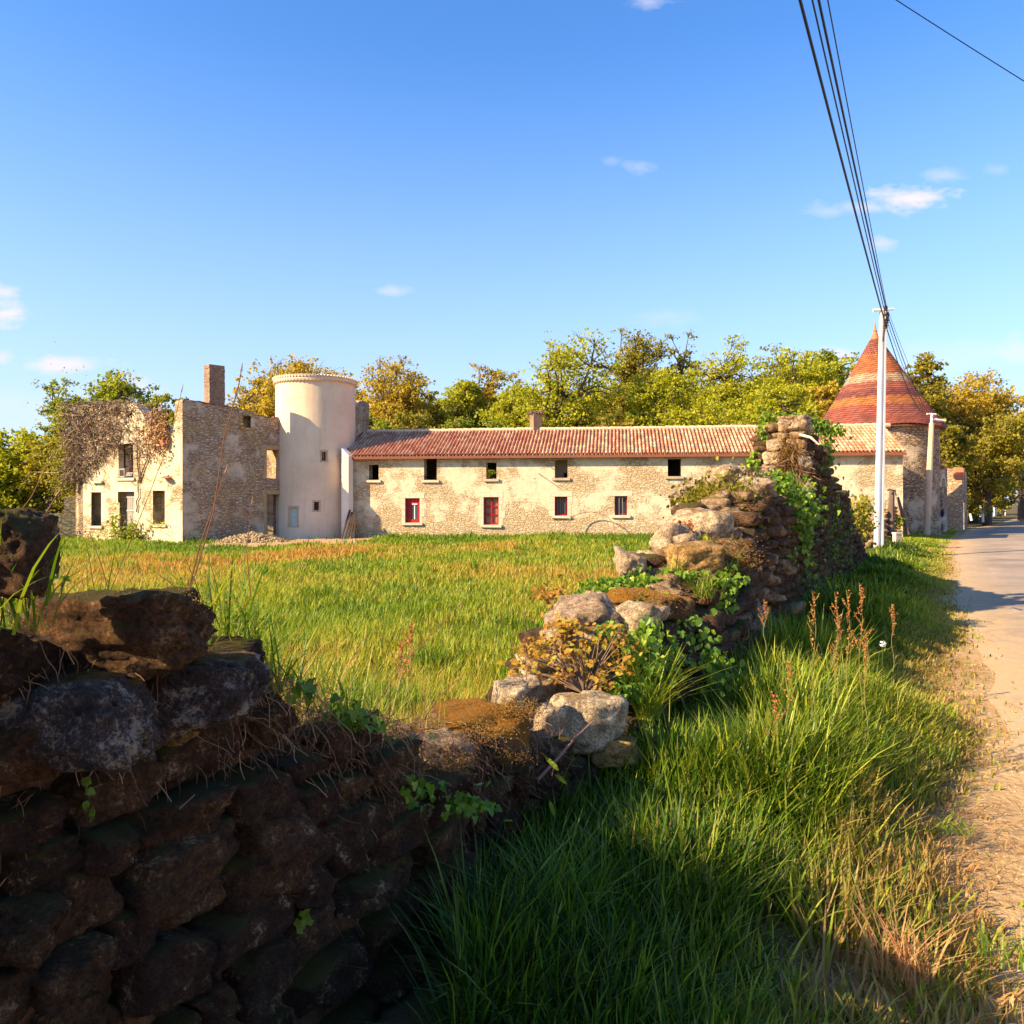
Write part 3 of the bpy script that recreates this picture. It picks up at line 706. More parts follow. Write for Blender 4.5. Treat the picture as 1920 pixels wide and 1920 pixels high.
# wall as a curved shell with window openings
def curved_shell(mb, c, r_out, r_in, z0, z1, opens, seg=96):
    angs = set(2 * math.pi * k / seg for k in range(seg))
    for (a0, a1, _, _) in opens: angs |= {a0 % (2 * math.pi), a1 % (2 * math.pi)}
    angs = sorted(angs); angs.append(angs[0] + 2 * math.pi)
    def pt(a, r, z): return (c[0] + r * math.cos(a), c[1] + r * math.sin(a), z)
    for i in range(len(angs) - 1):
        a, b = angs[i], angs[i + 1]
        if b - a < 1e-5: continue
        m_ = ((a + b) / 2) % (2 * math.pi)
        z = z0; segs = []
        for o in sorted(opens, key=lambda o: o[2]):
            if o[0] % (2 * math.pi) < m_ < o[1] % (2 * math.pi): segs.append((z, o[2])); z = o[3]
        segs.append((z, z1))
        for (p, q_) in segs:
            mb.add([pt(a, r_out, p), pt(b, r_out, p), pt(b, r_out, q_), pt(a, r_out, q_), pt(a, r_in, p), pt(b, r_in, p), pt(b, r_in, q_), pt(a, r_in, q_)],
                   [(0, 1, 2, 3), (5, 4, 7, 6)] + ([(3, 2, 6, 7)] if q_ < z1 else []) + ([(0, 4, 5, 1)] if p > z0 else []),
                   [(a * r_out, p), (b * r_out, p), (b * r_out, q_), (a * r_out, q_)] * 2)
        for o in opens:
            for e, fl in ((o[0], 1), (o[1], 0)):
                if abs(a - e % (2 * math.pi)) < 1e-6:
                    mb.add([pt(a, r_out, o[2]), pt(a, r_in, o[2]), pt(a, r_in, o[3]), pt(a, r_out, o[3])], [(0, 1, 2, 3) if fl else (3, 2, 1, 0)])
def cyl_open(c, r, u0, u1, v0, v1):
    res = []
    for u in (u0, u1):
        t = (u - 960) / F; A = 1 + t * t; B = -2 * (t * c[0] + c[1]); Cc = c[0] ** 2 + c[1] ** 2 - r * r
        Y = (-B - math.sqrt(B * B - 4 * A * Cc)) / (2 * A); res.append((math.atan2(Y - c[1], t * Y - c[0]), Y))
    Ym = (res[0][1] + res[1][1]) / 2
    return (res[0][0] % (2 * math.pi), res[1][0] % (2 * math.pi), ZV(v1, Ym), ZV(v0, Ym))
tops_ = [cyl_open(TC, TR, 603, 612, 847, 864), cyl_open(TC, TR, 588.5, 598, 941, 957), cyl_open(TC, TR, 543, 557, 952, 986)]
mb = MB(); curved_shell(mb, TC, TR, TR - .45, GT - .4, TT, tops_); tw = mb.build('wall', M_TOWER, tower, smooth=False)
import bmesh
bm_ = bmesh.new(); bm_.from_mesh(tw.data); bmesh.ops.remove_doubles(bm_, verts=bm_.verts, dist=.0005)
bm_.normal_update()
for f in bm_.faces:
    c_ = f.calc_center_median(); f.smooth = abs((c_.x - TC.x) * f.normal.x + (c_.y - TC.y) * f.normal.y) > 1.4
for e_ in bm_.edges:
    if len(e_.link_faces) == 2 and e_.calc_face_angle() > .6: e_.smooth = False
bm_.to_mesh(tw.data); bm_.free()
for i, o in enumerate(tops_):
    am = (o[0] + o[1]) / 2; hw = (o[1] - o[0]) / 2 * TR
    rim = MB()
    dirv = Vector((math.cos(am), math.sin(am), 0)); tg = Vector((-math.sin(am), math.cos(am), 0)); cpt = Vector((TC.x, TC.y, 0)) + dirv * (TR - .02)
    for (x0, x1, z0, z1) in ((-hw - .07, -hw, o[2], o[3]), (hw, hw + .07, o[2], o[3]), (-hw - .09, hw + .09, o[2] - .07, o[2] - .003), (-hw - .09, hw + .09, o[3] + .003, o[3] + .09)):
        vs = [cpt + tg * x + dirv * dd + Vector((0, 0, z)) for z in (z0, z1) for (x, dd) in ((x0, .035), (x1, .035), (x1, -.2), (x0, -.2))]
        rim.add(vs, [(0, 3, 2, 1), (4, 5, 6, 7), (0, 1, 5, 4), (1, 2, 6, 5), (2, 3, 7, 6), (3, 0, 4, 7)])
    if i < 2:
        f_ = rim.build('window_frame', M_DRESSG, tower); brs = MB()
        for k in (-.33, .33): p = cpt + tg * hw * k * 1.0 + Vector((0, 0, o[2])) - dirv * .06; brs.tube([p, p + Vector((0, 0, o[3] - o[2]))], .012, 6)
        brs.build('bar', M_IRON, f_)
    else:
        f_ = rim.build('door_frame', M_DRESSG, tower); pn = MB()
        vs = [cpt + tg * x + dirv * dd + Vector((0, 0, z)) for z in (o[2], o[3]) for (x, dd) in ((-hw, -.12), (hw, -.12), (hw, -.17), (-hw, -.17))]
        pn.add(vs, [(0, 3, 2, 1), (4, 5, 6, 7), (0, 1, 5, 4), (1, 2, 6, 5), (2, 3, 7, 6), (3, 0, 4, 7)]); pn.build('door_leaf', M_PALEDOOR, f_)
mb = MB(); mb.lathe((TC.x, TC.y, TT), [(TR + .003, -.10), (TR + .06, -.06), (TR + .07, .01), (TR + .09, .02), (TR + .09, .16), (TR - .45, .18), (TR - .45, -.05)], 96); mb.build('cornice', M_TOWER, tower)
mb = MB()
for k in range(74):
    a = 2 * math.pi * k / 74
    mb.box((TC.x + (TR + .07) * math.cos(a), TC.y + (TR + .07) * math.sin(a), TT - .03), (.10, .085, .055), a)
mb.build('dentil_course', plain('dentil_clay', (.62, .42, .28), .2, 5), tower)
mb = MB()
for k in range(80):
    a = 2 * math.pi * k / 80; v_ = Vector((math.cos(a), math.sin(a), 0)); b_ = Vector((TC.x, TC.y, TT + .2))
    mb.tube([b_ + v_ * (TR + .14) + Vector((0, 0, -.015)), b_ + v_ * (TR - .3) + Vector((0, 0, .06))], [.07, .06], 8)
mb.build('coping_tile', plain('coping_clay', (.72, .56, .42), .25, 3), tower)

# ================================================================ ruined mansion
MC = (XU(342, 36.0), 36.0); ML = (XU(142, 39.2), 39.2); MR = (XU(535, 40.1), 40.1)
mans = empty('ruined_mansion', (-17, 40, -.2)); tag(mans, 'roofless two storey stone mansion with empty windows', 'ruin')
Lf = math.hypot(MC[0] - ML[0], MC[1] - ML[1])
f_ops = {k: opening(ML, MC, *v) for k, v in dict(w1=(171, 190, 923, 986), d=(221, 252, 922, 998), w2=(286.5, 309, 920, 983), w3=(222, 250, 832, 896), a=(237, 248, 771, 783)).items()}
tp = profile(ML, MC, [(142, 763), (165, 760), (200, 759), (252, 757), (262, 768), (272, 786), (284, 792), (300, 797), (324, 797), (327, 786), (328, 754), (342, 750)])
tp[0] = (0, tp[0][1]); tp[-1] = (Lf, tp[-1][1])
r_ = random.Random(3)
mb = MB(); wall(mb, ML, MC, .6, -.8, tp, list(f_ops.values()), 1, .22, .035, r_); front_wall = mb.build('front_wall', M_MANS, mans)
Lr = math.hypot(MR[0] - MC[0], MR[1] - MC[1])
r_ops = {k: opening(MC, MR, *v) for k, v in dict(a=(454, 470, 779, 802), b=(500, 523, 843, 897), c=(500, 525, 927, 1003)).items()}
tp = profile(MC, MR, [(342, 750), (350, 750), (362, 753), (392, 757), (430, 764), (455, 770), (475, 778), (500, 783), (535, 787)])
tp[0] = (0, tp[0][1]); tp[-1] = (Lr, tp[-1][1])
mb = MB(); wall(mb, (MC[0] + .004, MC[1]), MR, .6, -.8, tp, list(r_ops.values()), 1, .22, .045, r_); mb.build('side_wall', M_MANS_S, mans)
# rear and far walls
nf = Vector((-(MC[1] - ML[1]), MC[0] - ML[0])).normalized()
BL = (ML[0] + nf.x * 7.0 , ML[1] + nf.y * 7.0); BR = (MR[0] - .3, MR[1] + 3.6)
mb = MB(); wall(mb, (MR[0] - .62, MR[1] + .25), BR, .55, -.8, [(0, 5.6), (1.8, 5.9), (3.6, 5.2)], (), 1, .25, .08, r_)
wall(mb, BR, BL, .55, -.8, [(0, 4.6), (2.5, 5.0), (5, 4.4), (8, 5.3), (12, 5.2)], [(1.6, 2.7, .2, 2.3), (5.0, 6.1, 0.2, 2.2), (8.2, 9.1, .3, 2.3), (5, 6, 3, 4.4)], 1, .25, .1, r_)
wall(mb, BL, ML, .55, -.8, [(0, 5.0), (3, 5.6), (8, 6.1)], (), 1, .25, .08, r_)
mb.build('rear_wall', M_MANS_S, mans)
# corner coping tiles, chimney
mb = MB()
for s in np.arange(.15, Lr - .1, .3):
    z = float(np.interp(s, [t[0] for t in tp], [t[1] for t in tp])); p = on_wall(MC, MR, s, -.3, z + .02)
    mb.box((p.x + R.uniform(-.03, .03), p.y, p.z + R.uniform(0, .05)), (.3, .42, .09), R.uniform(-.5, .5) + .9, 0, .03)
mb.build('wall_coping', plain('coping_rubble', (.30, .14, .10), .5, 6), mans)
s_c = s_of(410, MC, MR); pc = on_wall(MC, MR, s_c, -.38, 0); z0 = 5.3; z1 = ZV(686, pc.y)
mb = MB()
rzc = math.radians(44)
for i in range(18):
    za = z0 + (z1 - z0) * i / 18; zb = z0 + (z1 - z0) * (i + 1) / 18
    dx = R.uniform(-.012, .012)
    c_, s_ = math.cos(rzc), math.sin(rzc); hx, hy = .37, .30; vs = []
    for z in (za, zb):
        for (a, b) in ((-hx, -hy), (hx, -hy), (hx, hy), (-hx, hy)):
            a += dx; vs.append((pc.x + a * c_ - b * s_, pc.y + a * s_ + b * c_, z))
    for (i0, i1, w0, w1) in ((0, 1, 0, 2 * hx), (1, 2, 2 * hx, 2 * hx + 2 * hy), (2, 3, 1.3, 2.0), (3, 0, 2.2, 2.8)):
        mb.add([vs[i0], vs[i1], vs[i1 + 4], vs[i0 + 4]], [(0, 1, 2, 3)], [(w0, za), (w1, za), (w1, zb), (w0, zb)])
mb.add([(vs[k][0], vs[k][1], z1) for k in range(4)], [(0, 1, 2, 3)])
mb.build('chimney', M_BRICK, mans)
# dressed sills, broken casements, door
def mdress(o, p0=ML, p1=MC, m_=M_DRESS): 
    k = MB(); wbox(k, p0, p1, o[0] - .12, o[1] + .12, -.2, .09, o[2] - .12, o[2] - .003, 0, .008); k.build('sill', m_, mans)
    k = MB(); wbox(k, p0, p1, o[0] - .2, o[1] + .2, -.1, .02, o[3] + .003, o[3] + .26, 0, .004); k.build('lintel', m_, mans)
for k in ('w1', 'w2', 'w3'): mdress(f_ops[k])
mdress(r_ops['a'], MC, MR, M_LOWW); 
for k in ('b', 'c'):
    o = r_ops[k]; q_ = MB(); z = o[2] if k == 'b' else -.3
    while z < o[3]:
        h = R.uniform(.22, .4); wbox(q_, MC, MR, o[0] - R.uniform(.12, .3), o[0], -.2, .012, z, min(z + h - .01, o[3] + .1)); wbox(q_, MC, MR, o[1], o[1] + R.uniform(.12, .28), -.2, .012, z, min(z + h - .01, o[3] + .1)); z += h
    wbox(q_, MC, MR, o[0] - .25, o[1] + .25, -.2, .018, o[3] + .003, o[3] + .2); q_.build('jamb_stones', plain('ochre_dressed_stone', (.48, .32, .17), .3, 6), mans)
def mframe(o, m_, name, off=-.3, bar=.05, mull=(.5,), trans=(.35, .7)):
    w = MB(); s0, s1, z0, z1 = o
    for (a, b, c, d) in ((s0, s0 + bar, z0, z1), (s1 - bar, s1, z0, z1), (s0 + bar, s1 - bar, z1 - bar, z1)): wbox(w, ML, MC, a, b, off - .05, off, c, d)
    for k in mull: x = s0 + (s1 - s0) * k; wbox(w, ML, MC, x - bar * .5, x + bar * .5, off - .045, off + .01, z0, z1)
    for k in trans: z = z0 + (z1 - z0) * k; wbox(w, ML, MC, s0 + bar, s1 - bar, off - .04, off - .01, z - .025, z + .025)
    return w.build(name, m_, mans)
o = f_ops['w3']; mframe(o, M_DARKW, 'window_frame')
w = MB()
for (a, b, c, d) in ((.05, .4, .02, .06), (.05, .09, .02, .28), (.36, .4, .02, .28), (.05, .4, .24, .28), (.5, .9, .06, .1), (.55, .95, .12, .16)):
    W_ = o[1] - o[0]; H_ = o[3] - o[2]; wbox(w, ML, MC, o[0] + a * W_, o[0] + b * W_, -.06, .0, o[2] + c * H_, o[2] + d * H_, 0, .01)
w.build('broken_casement', M_OLDW, mans)
o = f_ops['d']; w = MB(); W_ = o[1] - o[0]
for k in range(5): a = .24 + k * .105; wbox(w, ML, MC, o[0] + a * W_, o[0] + (a + .1) * W_, -.34, -.30 + R.uniform(-.008, .008), -.3, o[3] - .06)
dl = w.build('door_leaf', M_OLDW, mans)
M_PALEW = plain('pale_wood', (.46, .42, .40), .3, 12, streak=True)
for z in (.5, 1.25, 1.9): w = MB(); wbox(w, ML, MC, o[0] + .23 * W_, o[0] + .78 * W_, -.295, -.27, z, z + .07); w.build('door_rail', M_PALEW, dl)
w = MB(); wbox(w, ML, MC, o[0] - .2, o[1] + .2, -.1, .02, o[3] + .003, o[3] + .24); w.build('lintel', M_DRESS, mans)
w = MB(); o = opening(ML, MC, 176, 194, 903, 906); wbox(w, ML, MC, o[0], o[1], -.1, .14, o[2], o[3] + .02); w.build('corbel_shelf', M_DRESS, mans)
w = MB(); p = on_wall(ML, MC, s_of(316, ML, MC), .12, ZV(897, 36.7)); w.tube([p, p + Vector((0, 0, .1))], [.28, .1], 10); p = on_wall(ML, MC, s_of(312, ML, MC), .1, ZV(838, 36.7)); w.tube([p, p + Vector((0, 0, .28))], [.16, .22], 8); w.build('terracotta_fragment', M_RUSTT, mans)

# ruined wall stub behind the tower
S0 = (XU(660, 46.5), 46.5); S1 = (XU(692, 48.3), 48.3)
mb = MB(); wall(mb, S0, S1, .6, -.5, [(0, ZV(752, 47)), (.5, ZV(754, 47)), (1.1, ZV(751, 47.5)), (2.4, ZV(757, 48))], (), 1, .2, .06, r_)
tag(mb.build('ruined_wall', M_MANS_S), 'tall dark rubble wall stub rising behind the plaster tower', 'wall')
# low walls left of the mansion
L0 = (XU(78, 38.8), 38.8); L1 = (ML[0] - .05, ML[1] + .1)
mb = MB(); wall(mb, L0, L1, .5, -.8, profile(L0, L1, [(78, 962), (84, 964), (119.5, 962), (120.5, 931), (142, 931), (146, 932)]), (), 1, .15, .03, r_)
tag(mb.build('garden_wall', M_LOWW), 'low stepped ochre stone wall at the left end of the mansion', 'wall')

# ================================================================ dovecote
DC = Vector((XU(1648, 44.6), 44.6)); DR = 3.02
dov = empty('dovecote', (DC.x, DC.y, 0)); tag(dov, 'big round stone dovecote with conical banded red tile roof', 'tower')
DEV = 5.78; DAP = ZV(622, 44.6)
mb = MB(); mb.lathe((DC.x, DC.y, 0), [(DR + .02, -.6), (DR, 2), (DR - .02, DEV + .1)], 96); mb.build('wall', M_DOVE, dov, smooth=True)
prof = []; H_ = DAP - DEV
for k in range(31):
    t = k / 30; r = (DR + .22) * (1 - t) ** 1.0 + .04; r += .10 * (1 - t) ** 8
    prof.append((r, DEV - .05 + t * H_))
RI = 41.5
def band_z(v):  # height on the near surface of the cone seen at picture row v
    z = 8.0
    for _ in range(20):
        t = (z - DEV) / H_; Yf = 44.6 - (DR + .22) * (1 - t); z = ZV(v, Yf)
    return z
bz = [band_z(v) for v in (797, 757, 741, 727, 713, 698, 661, 636)]
zr0, zr1 = DEV - .4, DAP + .2
cols = [(.40, .10, .065), (.62, .22, .05), (.27, .07, .06), (.44, .13, .08), (.60, .44, .28), (.56, .17, .05), (.33, .09, .06), (.54, .22, .08)]
cols = [(c[0] * .68 + .01, c[1] * .66 + .01, c[2] * .66 + .01) for c in cols]
stops = [(0, cols[0])]
for c, v in zip(cols[1:], bz[1:]): stops.append(((v - zr0) / (zr1 - zr0), c))
mc = cone_mat(stops, zr0, zr1)
mb = MB(); seg = 120; rr = []
for i, (r, z) in enumerate(prof):
    t = i / 30; lean = -.22 * t
    for j in range(seg + 1):
        a = 2 * math.pi * j / seg
        rj = r + (.03 * math.sin(a * 7 + z) + .025 * math.sin(a * 13)) * (1 - t)
        mb.v.append((DC.x + lean + rj * math.cos(a), DC.y + rj * math.sin(a), z - (.06 * math.sin(a * 5) * (1 - t) if i == 0 else 0))); mb.uv.append((a * 3.3 * max(.25, (1 - t)), z)); mb.a.append(0)
for i in range(30):
    for j in range(seg): mb.f.append((i * (seg + 1) + j, i * (seg + 1) + j + 1, (i + 1) * (seg + 1) + j + 1, (i + 1) * (seg + 1) + j))
b0 = len(mb.v)   # soffit ring
cone = mb.build('roof', mc, dov, smooth=True)
mb = MB(); mb.lathe((DC.x, DC.y, DEV), [(DR - .3, -.02), (DR + .30, -.07), (DR + .30, -.13), (DR - .3, -.1)], 96); mb.build('eave_ring', M_BEAM, cone)
mb = MB(); mb.lathe((DC.x - .22, DC.y, DAP), [(.26, -.42), (.16, -.2), (.10, -.02), (.12, .05), (.07, .12), (.05, .3), (.03, .45), (.0, .68)], 16); mb.build('finial', plain('finial_clay', (.46, .17, .08), .2, 4), cone)

# gateway and roadside walls beyond the dovecote
G0 = (XU(1754, 45.6), 45.6); G1 = (XU(1776, 48.5), 48.5)
gate = empty('stone_gateway', (G0[0], G0[1], 0)); tag(gate, 'arched stone gateway between the dovecote and the roadside ruin', 'gateway')
mb = MB(); go = opening(G0, G1, 1758.5, 1767.5, 905, 990); go = (go[0], go[1], -.6, go[3])
prf = profile(G0, G1, [(1754, 851), (1761, 852), (1762, 868), (1771, 873), (1776, 880)])
wall(mb, G0, G1, .55, -.6, prf, [go], 1, .2, .04, r_); mb.build('wall', M_DOVE, gate)
mb = MB(); 
for k in range(7): a = math.pi * (k + .5) / 7; c_s = (go[0] + go[1]) / 2; rr_ = (go[1] - go[0]) / 2; p = on_wall(G0, G1, c_s + math.cos(a) * rr_ * 1.06, .02, go[3] - .25 + math.sin(a) * rr_ * .9); mb.box(p, (.34, .3, .3), math.atan2(G1[1] - G0[1], G1[0] - G0[0]), 0, .02)
mb.build('arch_stone', M_DRESS, gate)
mb = MB(); p = on_wall(G0, G1, .7, 0, ZV(868, 46.5)); mb.box(p, (1.3, .7, .16), .9, 0, .04); p = on_wall(G0, G1, 1.4, 0, ZV(878, 47)); mb.box(p, (.9, .6, .14), .9, 0, .04); mb.build('coping_tile', M_RUSTT, gate)
mb = MB(); p = on_wall(G0, G1, .5, -.2, ZV(852, 46)); mb.lathe((p.x, p.y, p.z - .9), [(.22, 0), (.22, .1), (.12, .2), (.12, .7), (.22, .8), (.24, .9), (.1, .98), (.0, 1.15)], 12); mb.build('gate_urn', M_DRESS, gate)
# sunlit inner wall behind the arch
H0 = (XU(1748, 53), 53); H1 = (XU(1772, 53), 53)
mb = MB(); wall(mb, H0, H1, .4, -.5, [(0, 3.2), (3, 3.2)], (), 1, 1); tag(mb.build('courtyard_wall', plain('sunlit_lime', (.66, .58, .40), .15, 2)), 'pale sunlit courtyard wall seen through the gateway arch', 'wall')
K0 = (XU(1771, 50.5), 50.5); K1 = (XU(1804, 50.0), 50.0); K2 = (XU(1813, 56), 56)
rs = empty('roadside_ruin', (K1[0], K1[1], 0)); tag(rs, 'broken reddish stone gable wall with slipped roof tiles by the road', 'ruin')
mb = MB(); wall(mb, K0, K1, .5, -.6, profile(K0, K1, [(1771, 879), (1785, 879), (1792, 877), (1804, 879)]), (), 1, .2, .05, r_); mb.build('wall', M_FARW, rs)
mb = MB(); wall(mb, K1, K2, .5, -.6, [(0, 3.8), (3, 3.9), (6, 3.7)], [(1.8, 2.8, -.6, 2.2)], 1, .3, .08, r_); mb.build('side_wall', M_DOVE, rs)
mb = MB()
for k in range(9):
    for j in range(3):
        a = P(1789 + k * 1.7, 877 + j * 6, 49.85 - j * .05 - .1); b_ = a + Vector((.05, -.12, -.33)); mb.tube([a, b_], [.07, .08], 6)
mb.build('roof_tiles', plain('slipped_tile', (.60, .20, .10), .3, 4), rs)

# person stooping in the gateway
def person():
    base = P(1765, 990, 47.0); base.z = float(gz(base.x, base.y))
    root = empty('person', base); tag(root, 'person in a navy jacket and shorts stooping in the stone gateway', 'person')
    jts = [(0, 0, .86), (.0, 0, .98), (-.10, -.10, 1.2), (-.22, -.18, 1.38), (-.28, -.21, 1.44), (-.35, -.25, 1.52), (-.39, -.27, 1.6),
           (.08, .02, .84), (.1, -.05, .48), (.12, .05, .08), (.14, -.1, .03),
           (-.08, 0, .84), (-.12, -.1, .47), (-.06, 0, .08), (-.08, -.14, .03),
           (-.08, -.30, 1.34), (-.12, -.38, 1.08), (-.26, -.5, .92), (-.30, -.54, .86),
           (-.32, -.03, 1.34), (-.4, -.1, 1.08), (-.48, -.3, .98), (-.5, -.36, .93)]
    E = [(0, 1), (1, 2), (2, 3), (3, 4), (4, 5), (5, 6), (0, 7), (7, 8), (8, 9), (9, 10), (0, 11), (11, 12), (12, 13), (13, 14), (3, 15), (15, 16), (16, 17), (17, 18), (3, 19), (19, 20), (20, 21), (21, 22)]
    rad = [.13, .13, .14, .13, .06, .09, .085, .09, .058, .042, .035, .09, .058, .042, .035, .06, .045, .034, .03, .06, .045, .034, .03]
    def skin(name, ids, infl, m_, parent):
        mp_ = {k: i for i, k in enumerate(ids)}
        me = bpy.data.meshes.new(name); me.from_pydata([Vector(jts[k]) for k in ids], [(mp_[a], mp_[b]) for a, b in E if a in mp_ and b in mp_], [])
        o = bpy.data.objects.new(name, me); C.objects.link(o); me.materials.append(m_)
        md = o.modifiers.new('s', 'SKIN'); 
        for i, k in enumerate(ids): me.skin_vertices[0].data[i].radius = (rad[k] + infl, rad[k] + infl)
        me.skin_vertices[0].data[0].use_root = True
        o.modifiers.new('ss', 'SUBSURF').levels = 1; o.modifiers['ss'].render_levels = 2; o.parent = parent
        return o
    skin('body', list(range(23)), 0, M_SKIN, root)
    skin('jacket', [1, 2, 3, 15, 16, 17, 19, 20, 21], .022, M_NAVY, root)
    skin('shorts', [0, 7, 8, 11, 12], .02, M_CLOTHL, root)
    hb = MB(); hb.lathe((-.375, -.262, 1.585), [(0, .12), (.07, .1), (.105, .04), (.1, -.03)], 12); h = hb.build('hair', M_DARKW, None, True); h.parent = root
person()

# ================================================================ poles and wires
def attach(o, p): o.parent = p
pb = Vector((XU(1647, 25.5), 25.5, -.1)); ptop = P(1656, 583, 25.5)
pole = empty('utility_pole', pb); tag(pole, 'tall white utility pole at the roadside carrying the cables', 'pole')
mb = MB(); c0 = pb; c1 = ptop
def hpost(mb, a, b, w0, w1, rz=.35):
    # H section mast
    for (ox, oy, sx, sy) in ((0, 0, .35, 1.0), (-.36, 0, .28, 1.0), (.36, 0, .28, 1.0)):
        vs = []
        for (p, w) in ((a, w0), (b, w1)):
            d_ = .62 if ox == 0 else 1.0
            for (dx, dy) in ((-.5, -.5), (.5, -.5), (.5, .5), (-.5, .5)):
                x = (ox * 1.0 + dx * (sx + .01)) * w; y = dy * w * d_
                vs.append((p.x + x * math.cos(rz) - y * math.sin(rz), p.y + x * math.sin(rz) + y * math.cos(rz), p.z))
        mb.add(vs, [(0, 3, 2, 1), (4, 5, 6, 7), (0, 1, 5, 4), (1, 2, 6, 5), (2, 3, 7, 6), (3, 0, 4, 7)])
hpost(mb, c0, c1, .215, .155, .12); mb.build('mast', M_POLE, pole)
mb = MB(); mb.tube([P(1637, 582, 25.5), P(1676, 579.5, 25.5)], [.05, .035], 8); mb.build('lamp_arm', M_WHITE, pole)
for (u, v) in ((1661, 578), (1664, 590), (1663, 601), (1661, 611)):
    mb = MB(); p = P(u, v, 25.3); mb.lathe((p.x, p.y, p.z), [(.02, -.09), (.06, -.07), (.04, -.03), (.075, 0), (.04, .03), (.055, .06), (.02, .09)], 10)
    mb.tube([p, P(1657, v, 25.45)], .02, 6); mb.build('insulator', M_IRON, pole)
mb = MB(); mb.tube([P(1660, 598, 25.3), P(1658, 620, 25.3), P(1656, 640, 25.3)], .03, 6); mb.build('cable_clamp', M_IRON, pole)
pb2 = Vector((XU(1737, 41), 41.0, -.1)); pt2 = P(1747, 793, 41)
pole2 = empty('utility_pole', pb2); tag(pole2, 'bare timber pole with metal cross arm in front of the dovecote', 'pole')
mb = MB(); mb.tube([pb2, pb2.lerp(pt2, .5), pt2], [.16, .15, .12], 12); mb.build('mast', M_POLEW, pole2)
mb = MB(); mb.tube([pt2, P(1747, 777, 41)], .07, 8); mb.tube([P(1738, 776, 41), P(1755, 777, 41)], .05, 6); mb.tube([P(1751, 786, 41), P(1773, 789, 41)], [.06, .05], 6); mb.build('cross_arm', M_WHITE, pole2)
mb = MB(); mb.tube([P(1771, 788, 41), P(1766, 805, 41.5), P(1752, 815, 41.5)], .015, 5); mb.build('stay_wire', M_CABLE, pole2)
far_p = Vector((XU(1760, 75), 75, 5.2))
wires = [(1500, 0, 1661, 611, 1725, 770, .021, 'thickest and leftmost dark cable running overhead to the white pole'),
         (1523, 0, 1663, 601, 1735, 772, .012, 'thin second cable from the left above the lane'),
         (1535, 0, 1664, 590, 1742, 776, .018, 'thick third cable from the left above the lane'),
         (1552, 0, 1663, 578, 1750, 776, .009, 'thinnest and rightmost overhead cable to the white pole')]
for i, (u0, v0, u1, v1, u2, v2, r, lab) in enumerate(wires):
    a = P(u1, v1, 25.3); b_ = P(u0, v0, 10.0 + i * .12)
    dirv = (b_ - a); far = a + dirv * 2.6
    # sagging span to the pole behind the camera, through the measured point
    pts = []
    for k in range(61):
        t = k / 60 * 2.6; p = a + dirv * t; sag = .22 * (t * (t - 1)) ; p.z += sag * 1.0 if t > 1 else sag; pts.append(p)
    mb = MB(); mb.tube(pts, r, 6, cap=True)
    e = P(u2 if i < 3 else 1752, v2, 41.0); pts = [a.lerp(e, t / 12) + Vector((0, 0, -.35 * math.sin(math.pi * t / 12))) for t in range(13)]
    mb.tube(pts, r * .8, 5); tag(mb.build('overhead_cable', M_CABLE), lab, 'cable', 'overhead cables along the lane')
mb = MB(); a = P(1480, -130, 13.5); b_ = P(2250, 353, 15.5)
mb.tube([a.lerp(b_, t / 20) + Vector((0, 0, -.06 * math.sin(math.pi * t / 20))) for t in range(21)], .0085, 6)
tag(mb.build('overhead_cable', M_CABLE), 'single lone cable slanting across the upper right sky', 'cable')

#%%PART2
# ================================================================ vectorised foliage helpers
def leaf_mesh(name, P_, N_, size, tone, shape, mat_, parent=None, fold=.15, up=None, dry=None, roll=None):
    """one n-gon leaf per point. P_ (N,3); N_ (N,3) normals; size (N,)"""
    P_ = np.asarray(P_, float); N_ = np.asarray(N_, float); N_ /= np.linalg.norm(N_, axis=1, keepdims=True) + 1e-9
    ref = RN.normal(size=P_.shape) if up is None else np.tile(up, (len(P_), 1)) + RN.normal(size=P_.shape) * .35
    X = np.cross(ref, N_); X /= np.linalg.norm(X, axis=1, keepdims=True) + 1e-9; Yv = np.cross(N_, X)
    k = len(shape); sh = np.array(shape, float); size = np.asarray(size, float)
    V = P_[:, None, :] + size[:, None, None] * (sh[None, :, 0:1] * X[:, None, :] + sh[None, :, 1:2] * Yv[:, None, :] + fold * np.abs(sh[None, :, 0:1]) * N_[:, None, :] - .25 * (sh[None, :, 1:2] ** 2) * N_[:, None, :])
    n_ = len(P_); at = {'tone': np.repeat(tone, k)}
    if dry is not None: at['dry'] = np.repeat(dry, k)
    me = np_mesh(name, V.reshape(-1, 3), np.arange(n_ * k), np.arange(n_) * k, attrs=at)
    return link(name, me, mat_, parent)
OVAL = [(0, 0), (.42, .35), (.38, .75), (0, 1.1), (-.38, .75), (-.42, .35)]
DIAM = [(0, 0), (.5, .5), (0, 1.05), (-.5, .5)]
IVY = [(0, .05), (.38, -.1), (.62, .3), (.34, .45), (.30, .75), (0, 1.1), (-.30, .75), (-.34, .45), (-.62, .3), (-.38, -.1)]
OAK = [(0, 0), (.16, .15), (.36, .28), (.22, .42), (.46, .6), (.28, .78), (.2, 1.0), (0, 1.15), (-.2, 1.0), (-.28, .78), (-.46, .6), (-.22, .42), (-.36, .28), (-.16, .15)]

